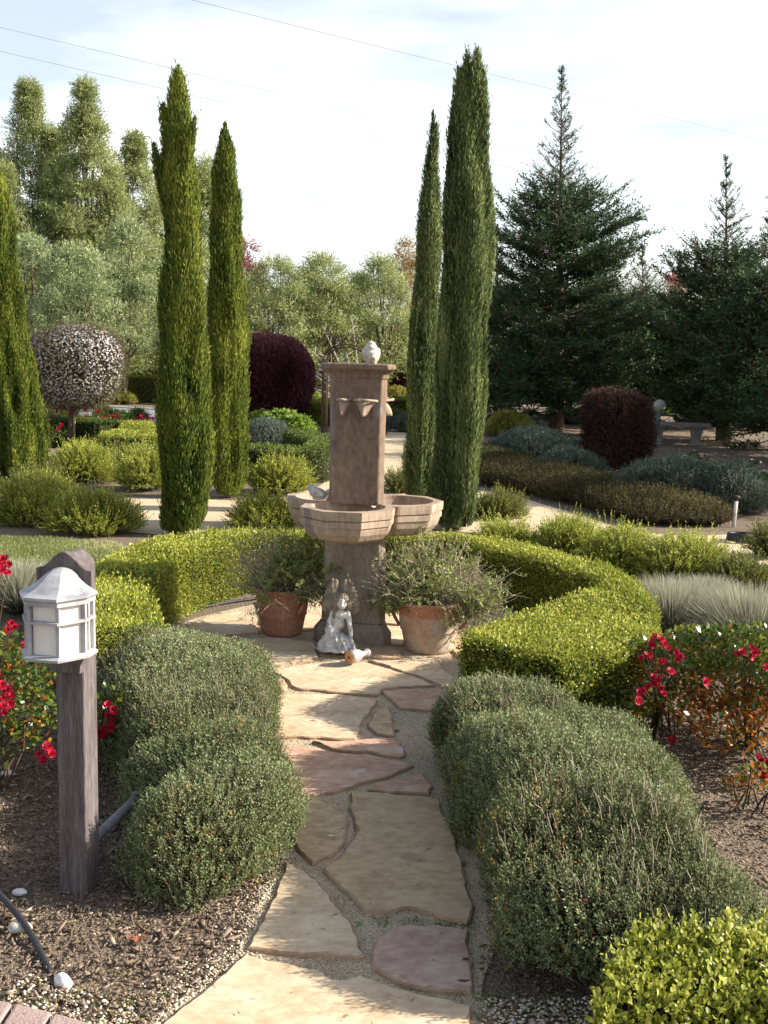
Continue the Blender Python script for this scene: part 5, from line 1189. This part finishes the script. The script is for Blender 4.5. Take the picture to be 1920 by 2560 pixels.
mound(110, 1008, 32, 986, 'yellow-green shrub beyond the road left of the ball tree trunk', 'olivy', 409, ll=.05, lw=.02, dens=900)
mound(150, 1006, 22, 990, 'darker yellow-green shrub beyond the road beside the ball tree trunk', 'cover', 410, ll=.05, lw=.02, dens=900)
mound(120, 1052, 42, 1018, 'brownish feathery shrub before the road at the leftmost cypress', 'olivy', 411, ll=.04, lw=.01, dens=900)
mound(160, 1050, 30, 1022, 'dull green shrub before the road behind the ball tree trunk', 'cover', 412, ll=.04, lw=.01, dens=900)
mound(255, 1060, 24, 1024, 'small yellowish shrub at the road edge below the white blossoms', 'olivy', 413, ll=.05, lw=.02, dens=900)
mound(310, 1062, 20, 1038, 'small lime green clump beside the road kerb', 'lime', 414, ll=.06, lw=.03, dens=800)
mound(342, 1060, 18, 1034, 'spiky dark green clump beside the road kerb', 'boxd', 415, ll=.12, lw=.02, dens=500)
mound(288, 1056, 14, 1036, 'tiny dark clump beside the road kerb', 'boxd', 416, ll=.1, lw=.02, dens=500)
mound(985, 978, 22, 905, 'yellow-orange autumn shrub behind the right spout of the fountain', 'orange', 417, ll=.06, lw=.03, dens=700)
mound(990, 1012, 34, 975, 'green shrub below the autumn shrub, right of the fountain column', 'olivy', 418, ll=.05, lw=.02, dens=800)
mound(330, 962, 70, 930, 'far dark green shrub under the olive tree on the left', 'boxd', 419, ll=.08, lw=.03, dens=500)
mound(800, 985, 40, 950, 'grey-green shrub behind the rusty arch', 'blue', 420, ll=.05, lw=.02, dens=700)
mound(770, 1000, 20, 965, 'bright green shrub behind the pale bare branches', 'lime', 421, ll=.06, lw=.03, dens=700)
# shaded right-hand bed
mound(1350, 1165, 122, 1088, 'long blue-green shrub at the left of the shaded bed under the redwoods', 'blue', 430, grp='shrubs of the shaded bed', ry=.7, ll=.035, dens=1900)
mound(1435, 1215, 100, 1138, 'grey-blue shrub with pale stems at the foot of the cube-shaped bush', 'blue', 431, grp='shrubs of the shaded bed', ry=.7, ll=.028, dens=2100)
mound(1690, 1280, 140, 1156, 'largest blue-green shrub in the shaded bed, right of the cube-shaped bush', 'blue', 432, grp='shrubs of the shaded bed', ry=.7, ll=.032, dens=2000)
mound(1840, 1290, 90, 1172, 'blue-green shrub behind the white marker stake', 'blue', 433, grp='shrubs of the shaded bed', ry=.8, ll=.032, dens=2000)
mound(1280, 1095, 60, 1040, 'pale green shrub in light under the big redwood crown', 'olivy', 434, grp='shrubs of the shaded bed', ll=.05, lw=.02, dens=900)
mound(1440, 1062, 55, 1040, 'pale grey-green shrub beyond the redwood trunk', 'blue', 435, grp='shrubs of the shaded bed', ll=.05, lw=.02, dens=900)
mound(1665, 1040, 60, 985, 'sunlit yellow-green shrub behind the stone bench', 'lime', 436, grp='shrubs of the shaded bed', ll=.07, lw=.04, dens=900, K=5)
# brown-green ground cover along the gravel: nobody could count it
cov = smoothpts(g2([(1185, 1150), (1300, 1175), (1480, 1235), (1640, 1290), (1800, 1300), (1830, 1318), (1700, 1318), (1580, 1312), (1450, 1272), (1250, 1222), (1185, 1210)]), 80, True)
V, T = star_body(cov, .22, 3, 90, 12, noise=(.03, 4), seed=440); pm = PM(); core(pm, V, T, .05, 1)
clad(pm, V, T, int(tarea(V, T)*1500), .1, 0, K=6, ll=.028, lw=.01, wn=.5, wu=.6, wr=.6, din=.06, dout=.03, stem=2, stemw=.004, cn=(3, .2))
o = pm.build('ground_cover', [M['cover'], M['core'], M['twig']], None, (3, 12, 0)); kind(o, 'stuff'); tag(o, 'brownish green ground cover along the far edge of the gravel path in shade', 'ground cover')
# pink flowers of the shaded bed
M['pinkp'] = leafmat('pink_petal', [(.6, .3, .42), (.8, .5, .6), (.85, .65, .7)], .2, .6, .2)
for i, (x, y) in enumerate([(1288, 1087), (1260, 1100), (1440, 1098), (1445, 1108), (1702, 1147), (1714, 1141), (1735, 1128), (1754, 1142), (1818, 1164), (1895, 1184), (1912, 1178), (1897, 1233), (1905, 1240), (1880, 1150), (1295, 1084)]):
    q = G(x, y+22); p = AT(x, y, q[1]); pl_ = thing('flower_plant', (q[0], q[1], 0), 'small pink flower on a low leafy plant in the dark bed under the redwoods', 'flower', 'pink flowers of the shaded bed')
    pm = PM(); P = np.array([q[0], q[1], 0])+rng.normal(size=(60, 3))*np.array([.09, .09, 0]); P[:, 2] = rng.uniform(.02, max(.06, p[2]*.8), 60); a, b = leaves(P, nrm(rdir(60)+UP*.6), rdir(60), .06, .035); pm.add(a, b, 0, rng.uniform(0, .7, 60)); addtube(pm, [(q[0], q[1], 0), (p[0], p[1], p[2])], .004, 4, 0, .3)
    pm.build('foliage', [M['boxd']], pl_, (q[0], q[1], 0))
    pm = PM()
    for k in range(8):
        t = k*math.pi/4; d = nrm(np.array([[math.cos(t), math.sin(t)-.3, .35]])); a, b = leaves(p[None], d, np.array([[0, -.5, 1.]]), .04, .026); pm.add(a, b, 0, float(rng.uniform(0, 1)))
    pm.build('flower', M['pinkp'], pl_, (q[0], q[1], 0))
lbx = [o for o in bpy.data.objects if o.name.startswith('flower_plant')]
# red roses far away before the road
for i, (x, y, lb) in enumerate([(148, 1058, 'far red rose clump before the road, left of the ball tree trunk'), (197, 1062, 'far red rose clump right behind the ball tree trunk'), (240, 1066, 'far red rose clump under the right part of the ball tree'), (288, 1084, 'brightest far red rose clump, left of the stepped hedge corner'), (118, 1112, 'far red rose beside the leftmost cypress and the dark hedge'), (365, 1092, 'far red rose clump touching the tall left cypress')]):
    q = G(x, y+12); V, T = ball_body((q[0], q[1], .22), .3, .25, .22, noise=(.03, 6), seed=450+i)
    rosebush((q[0], q[1], 0), (V, T), 420, lb, [((q[0]+rng.normal(0, .17), q[1]-.1, rng.uniform(.22, .48)), (0, -.8, .6)) for _ in range(5)], 450+i, .05, fs=.045, canes=8)

# ------------------------------------------------------------------ pale bare branching shrub
bs = G(905, 1030); bt2 = thing('bare_tree', (bs[0], bs[1], 0), 'pale bare leaning branches beside the rusty arch', 'bare tree')
pm = PM()
for k, (x, y, r) in enumerate([(722, 955, .035), (748, 900, .045), (765, 918, .03), (806, 815, .035), (793, 905, .03), (878, 790, .025), (840, 850, .025), (770, 870, .03), (865, 880, .02)]):
    e = AT(x, y, bs[1]+.3*math.sin(k*2)); s = np.array([bs[0]+.05*math.sin(k), bs[1], .05]); mid = (s+e)/2+np.array([.06*math.sin(k*3), 0, .1*math.cos(k)]); pts = smoothpts([s, mid, e], 10); addtube(pm, pts, np.linspace(r, r*.35, 10), 7, 0)
    for m in range(5):
        b0 = pts[4+m]; addtube(pm, [b0, b0+rng.normal(size=3)*np.array([.12, .1, .05])+UP*.14, b0+rng.normal(size=3)*np.array([.2, .1, .1])+UP*.3], [.01, .008, .004], 4, 0)
pm.build('branches', M['barkpale'], bt2, (bs[0], bs[1], 0))

# ------------------------------------------------------------------ broadleaf and olive trees
M['olive'] = leafmat('olive_leaf', [(.06, .085, .025), (.17, .21, .065), (.32, .36, .13), (.5, .52, .25)], .3, .55, .3, [0, .35, .7, 1])
M['olivesil'] = leafmat('silver_olive_leaf', [(.06, .09, .035), (.17, .215, .09), (.32, .37, .17), (.5, .54, .3)], .3, .55, .3, [0, .35, .7, 1])
M['redleaf'] = leafmat('red_autumn_leaf', [(.1, .025, .025), (.22, .05, .05), (.32, .1, .08)], .3, .6, .2)
M['brownleaf'] = leafmat('brown_autumn_leaf', [(.16, .1, .03), (.3, .2, .07), (.4, .3, .13)], .3, .6, .2)
def tree(Y, base_px, top, zlow, prof, label, mat, seed, hwpx, nclump=90, sprg=42, ll=.1, lw=.026, trunk=True, grp='olive and other trees across the road', name='olive_tree', bark='bark', crad=.5, lean=0):
    """top = (px, py); prof = [(height fraction, radius fraction)], hwpx = half width in photo px"""
    tp = AT(top[0], top[1], Y); x0 = AT(base_px, 950, Y)[0]; r = hwpx/(FPX/Y); H = tp[2]
    t = thing(name, (x0, Y, 0), label, 'tree', grp); rs = np.random.default_rng(seed)
    C = []; z0 = zlow
    while len(C) < nclump:
        f = rs.random()**(1.15 if name == 'tall_tree' else .95); rr = np.interp(f, *zip(*prof))*r; a = rs.uniform(0, 6.28); q = rr*math.sqrt(rs.uniform(.25, 1))
        cx = x0+(tp[0]-x0)*f; cr_ = crad*r*rs.uniform(.28, .5)*(1-(.5 if name == 'tall_tree' else .45)*f); q = max(q-cr_*.6, 0)
        cr_ *= .85; C.append((cx+q*math.cos(a), Y+q*math.sin(a)*.8, z0+(H-z0-cr_*.6)*f, cr_))
    C = np.array(C); pm = PM()
    P = []; D = []; val = []
    for c in C:
        m = int(sprg*(c[3]/(crad*r*.35))**1.6)+8; d = rdir(m); d[:, 2] = d[:, 2]*.8+.12; pp = c[:3]+d*c[3]*rs.uniform(.25, 1.35, (m, 1))*np.array([1, 1, .85]); P.append(pp); D.append(nrm(d*.8+UP*.45+rdir(m)*.55)); val.append(np.full(m, rs.normal(.5, .1)))
    P = np.concatenate(P); D = np.concatenate(D); val = np.concatenate(val)
    sprigs(pm, P, D, .28*(Y/32), 6, ll*Y/32, lw*Y/32, .8, 0, np.clip(val+.12*D[:, 2], 0, 1), vr=.16)
    pm.build('crown', [M[mat]], t, (x0, Y, 0))
    pm = PM(); m = 7; tt = np.array([x0, Y, -.1])
    if trunk:
        fk = np.array([x0+lean*.4, Y, z0*.75+.2]); addtube(pm, [tt, (tt+fk)/2+np.array([.05, 0, 0]), fk], np.array([.2, .15, .13])*r/2.2, 9)
        for k in range(14):
            c = C[rs.integers(0, len(C))][:3]; mid = (fk+c)/2+rs.normal(size=3)*.12; addtube(pm, smoothpts([fk, mid, c], 7), np.linspace(.085, .02, 7)*r/2.2, 6)
        pm.build('trunk', M[bark], t, (x0, Y, 0))
TALL = [(0, 1), (.35, 1.05), (.55, .92), (.72, .62), (.86, .32), (1, .03)]
RND = [(0, .9), (.25, 1.05), (.6, 1), (.85, .7), (1, .25)]
tree(36, 70, (72, 215), .8, TALL, 'tall feathery tree at the far left behind the leftmost cypress', 'olive', 501, 145, 300, 70, grp='tall feathery trees at the back left', name='tall_tree', crad=.46)
tree(35, 222, (212, 210), .8, TALL, 'tallest feathery tree, above the white ball tree', 'olive', 502, 130, 300, 70, grp='tall feathery trees at the back left', name='tall_tree', crad=.46)
tree(37, 345, (335, 345), 1, TALL, 'feathery tree just left of the tall left cypress', 'olive', 503, 112, 230, 60, grp='tall feathery trees at the back left', name='tall_tree', crad=.46)
tree(38, 480, (512, 405), 1, TALL, 'feathery tree seen between the two left cypresses', 'olive', 504, 105, 200, 60, grp='tall feathery trees at the back left', name='tall_tree', crad=.46)
tree(39, -60, (-50, 300), 1, TALL, 'feathery tree cut by the left edge of the view', 'olive', 505, 130, 220, 60, grp='tall feathery trees at the back left', name='tall_tree', crad=.46)
tree(40, 410, (420, 430), 1, TALL, 'feathery tree mostly hidden by the tall left cypress', 'olive', 506, 110, 180, 60, grp='tall feathery trees at the back left', name='tall_tree', crad=.46)
tree(30, 70, (60, 600), 1.0, RND, 'silvery olive tree behind the white ball tree, leftmost', 'olivesil', 511, 130, 110, 44)
tree(29, 190, (195, 625), 1.3, RND, 'silvery olive tree directly above the white ball tree', 'olivesil', 512, 115, 110, 44)
tree(31, 300, (330, 560), 1.4, RND, 'olive tree with a visible leaning trunk left of the tall cypress', 'olivesil', 513, 95, 100, 44, lean=.5)
tree(33, 470, (480, 600), 1.2, RND, 'olive tree between the two left cypresses', 'olive', 514, 90, 90, 44)
tree(32, 672, (690, 655), .9, RND, 'pale olive tree right of the shorter left cypress', 'olive', 515, 105, 110, 46)
tree(33, 812, (800, 650), 1.0, RND, 'pale olive tree directly behind the top of the fountain', 'olive', 516, 98, 110, 46)
tree(34, 960, (950, 655), .9, RND, 'pale olive tree between fountain and right cypresses', 'olive', 517, 105, 110, 46)
tree(36, 745, (740, 700), .4, RND, 'darker olive tree in the gap between the pale ones', 'boxd', 518, 110, 90, 44)
tree(37, 580, (590, 690), .8, RND, 'olive tree right behind the shorter left cypress', 'olive', 519, 90, 80, 44)
tree(38, 880, (880, 700), .4, RND, 'shaded olive tree behind the stone bird', 'boxd', 520, 110, 80, 44)
tree(46, 612, (610, 605), 1, RND, 'dark red autumn tree peeping over the olives', 'redleaf', 521, 62, 60, 34, grp='autumn trees far away', name='autumn_tree')
tree(48, 1020, (1018, 615), 1, RND, 'pale brown autumn tree beside the slim right cypress', 'brownleaf', 522, 55, 50, 34, grp='autumn trees far away', name='autumn_tree')
tree(34, 1690, (1690, 690), .8, RND, 'reddish autumn tree between the two big redwoods', 'redleaf', 523, 70, 70, 34, grp='autumn trees far away', name='autumn_tree')
tree(44, 330, (330, 800), .2, RND, 'low pale tree closing the gap behind the olive trunks', 'olive', 524, 120, 70, 44, trunk=False)
tree(44, 120, (120, 790), .2, RND, 'low tree closing the gap at the far left', 'olive', 525, 120, 70, 44, trunk=False)
tree(45, 820, (830, 800), .2, RND, 'low tree seen through the rusty arch', 'olive', 526, 130, 70, 44, trunk=False)
tree(46, 1120, (1120, 760), .2, RND, 'low tree behind the two right cypresses', 'boxd', 527, 150, 90, 44, trunk=False)
tree(42, 1330, (1330, 940), .1, RND, 'sunlit shrubby tree seen under the big redwood crown', 'olive', 528, 150, 60, 40, trunk=False)

# ------------------------------------------------------------------ redwoods
M['redwood'] = leafmat('redwood_needles', [(.008, .02, .01), (.022, .048, .02), (.05, .09, .03), (.1, .15, .05)], .18, .6, .2, [0, .35, .7, 1])
def redwood(px, Y, toppx, toppy, hwpx, label, seed, trunk_r=.2, zl=.45, dens=1.0, bare=.5, dark=0):
    """branches in loose whorls, bare and open towards the tip"""
    x0 = AT(px, 1050, Y)[0]; tp = AT(toppx, toppy, Y); H = tp[2]; r = hwpx/(FPX/Y); rs = np.random.default_rng(seed)
    t = thing('redwood_tree', (x0, Y, 0), label, 'redwood tree', 'dark redwood trees'); br = PM(); pm = PM()
    trunk = lambda z: np.array([x0+(tp[0]-x0)*(z/H)**1.3, Y, z])
    addtube(br, [trunk(z) for z in np.linspace(0, H, 14)], np.maximum(trunk_r*.75*(1-np.linspace(0, 1, 14))**1.35, .012), 9)
    z = zl; SP, SD, SL, SV = [], [], [], []
    while z < H-.05:
        f = z/H; nb = 10 if f < .6 else (6 if f < .85 else 4)
        for k in range(nb):
            zz = z+rs.uniform(-.1, .1); f = min(zz/H, .995)
            prof_ = np.interp(f, [0, .1, .3, .5, .6, .66, .76, .88, .95, 1], [.85, 1., 1., .92, .72, .42, .29, .15, .07, .01])
            L = r*prof_*rs.uniform(.6, 1.15); a = rs.uniform(0, 6.28); el = R(np.interp(f, [0, .3, .6, .85, 1], [-6, 6, 22, 42, 65]))+rs.normal(0, .1)
            d = np.array([math.cos(a)*math.cos(el), math.sin(a)*math.cos(el), math.sin(el)]); s = trunk(min(zz, H-.01)); m = 8; pts = [s]
            for j in range(m-1): d = nrm((d+UP*.045+rs.normal(size=3)*.05)[None])[0]; pts.append(pts[-1]+d*L/(m-1))
            pts = np.array(pts); addtube(br, pts, np.linspace(max(.009, .012*L), .004, m), 4)
            ns = int(max(3, L/(.05 if f < .64 else (.085 if f < .85 else .12))*dens)); u = rs.uniform(.1 if f > .5 else .22, 1, ns); P = np.stack([np.interp(u, np.linspace(0, 1, m), pts[:, j]) for j in range(3)], 1)
            ax = nrm((pts[-1]-pts[0])[None])[0]; sd = nrm(np.cross(ax, UP)[None])[0]; sg = rs.choice([-1, 1], ns)[:, None]
            dd = nrm(ax*.55+sd*sg*rs.uniform(.4, 1, (ns, 1))+UP*rs.uniform(-.1, .55, (ns, 1))+rs.normal(size=(ns, 3))*.15)
            SP.append(P); SD.append(dd); SL.append((.16+.2*rs.random(ns))*np.where(f > .64, .5, 1.1)*min(1.2, .5+L)); SV.append(np.clip(.3+.25*u+rs.normal(0, .12, ns)+.1*f, 0, 1))
        z += np.interp(f, [0, .5, 1], [.16, .17, .13])/dens
    SP, SD, SL, SV = map(np.concatenate, (SP, SD, SL, SV))
    hi = SP[:, 2] > H*.68
    sprigs(pm, SP[~hi], SD[~hi], SL[~hi], 9, .1, .03, .85, 0, SV[~hi], stem=1, stemw=.012, tip=.4, vr=.1)
    sprigs(pm, SP[hi], SD[hi], SL[hi], 7, .06, .017, .8, 0, SV[hi]+.12, stem=1, stemw=.012, tip=.4, vr=.1)
    pm.build('crown', [M['redwood'], M['twig']], t, (x0, Y, 0)); br.build('trunk', M['bark'], t, (x0, Y, 0))
redwood(1392, 24.5, 1404, 170, 215, 'largest redwood with a thin bare spire, right of the cypresses', 601, .24)
redwood(1812, 23, 1815, 395, 190, 'second redwood with an open spire, above the stone bench', 602, .22, zl=.3)
redwood(1945, 21, 1925, 480, 170, 'redwood cut by the right edge of the view', 603, .2, zl=.3)
redwood(1610, 28, 1605, 620, 190, 'shorter redwood filling the gap between the two spired ones', 604, .2)
redwood(1245, 27, 1240, 565, 130, 'small redwood just right of the largest cypress', 605, .16)
redwood(1500, 30, 1500, 600, 200, 'shadowy redwood behind the cube-shaped bush', 606, .2)
redwood(1760, 27, 1715, 660, 180, 'shadowy redwood behind the bench, left of the second spire', 607, .2, zl=.3)
# the row goes on to the right of the frame and shades the bed
redwood(2150, 18.5, 2150, 420, 260, 'redwood outside the right edge, shading the bed', 608, .2, zl=.2, dens=1.0)
redwood(2560, 15.5, 2560, 330, 330, 'redwood outside the right edge, nearest one', 609, .2, zl=.2, dens=1.0)
redwood(2680, 13.2, 2680, 350, 300, 'redwood outside the right edge, beside the gravel bend', 610, .2, zl=.2, dens=.8)
tree(36, 140, (140, 330), .6, TALL, 'feathery tree filling the space between the two highest ones', 'olive', 531, 125, 220, 60, grp='tall feathery trees at the back left', name='tall_tree', crad=.5)
tree(35, 285, (280, 420), .6, TALL, 'feathery tree to the right of the highest one', 'olive', 532, 110, 200, 60, grp='tall feathery trees at the back left', name='tall_tree', crad=.5)
tree(34, 20, (10, 420), .6, TALL, 'feathery tree right behind the leftmost cypress', 'olive', 533, 120, 200, 60, grp='tall feathery trees at the back left', name='tall_tree', crad=.5)
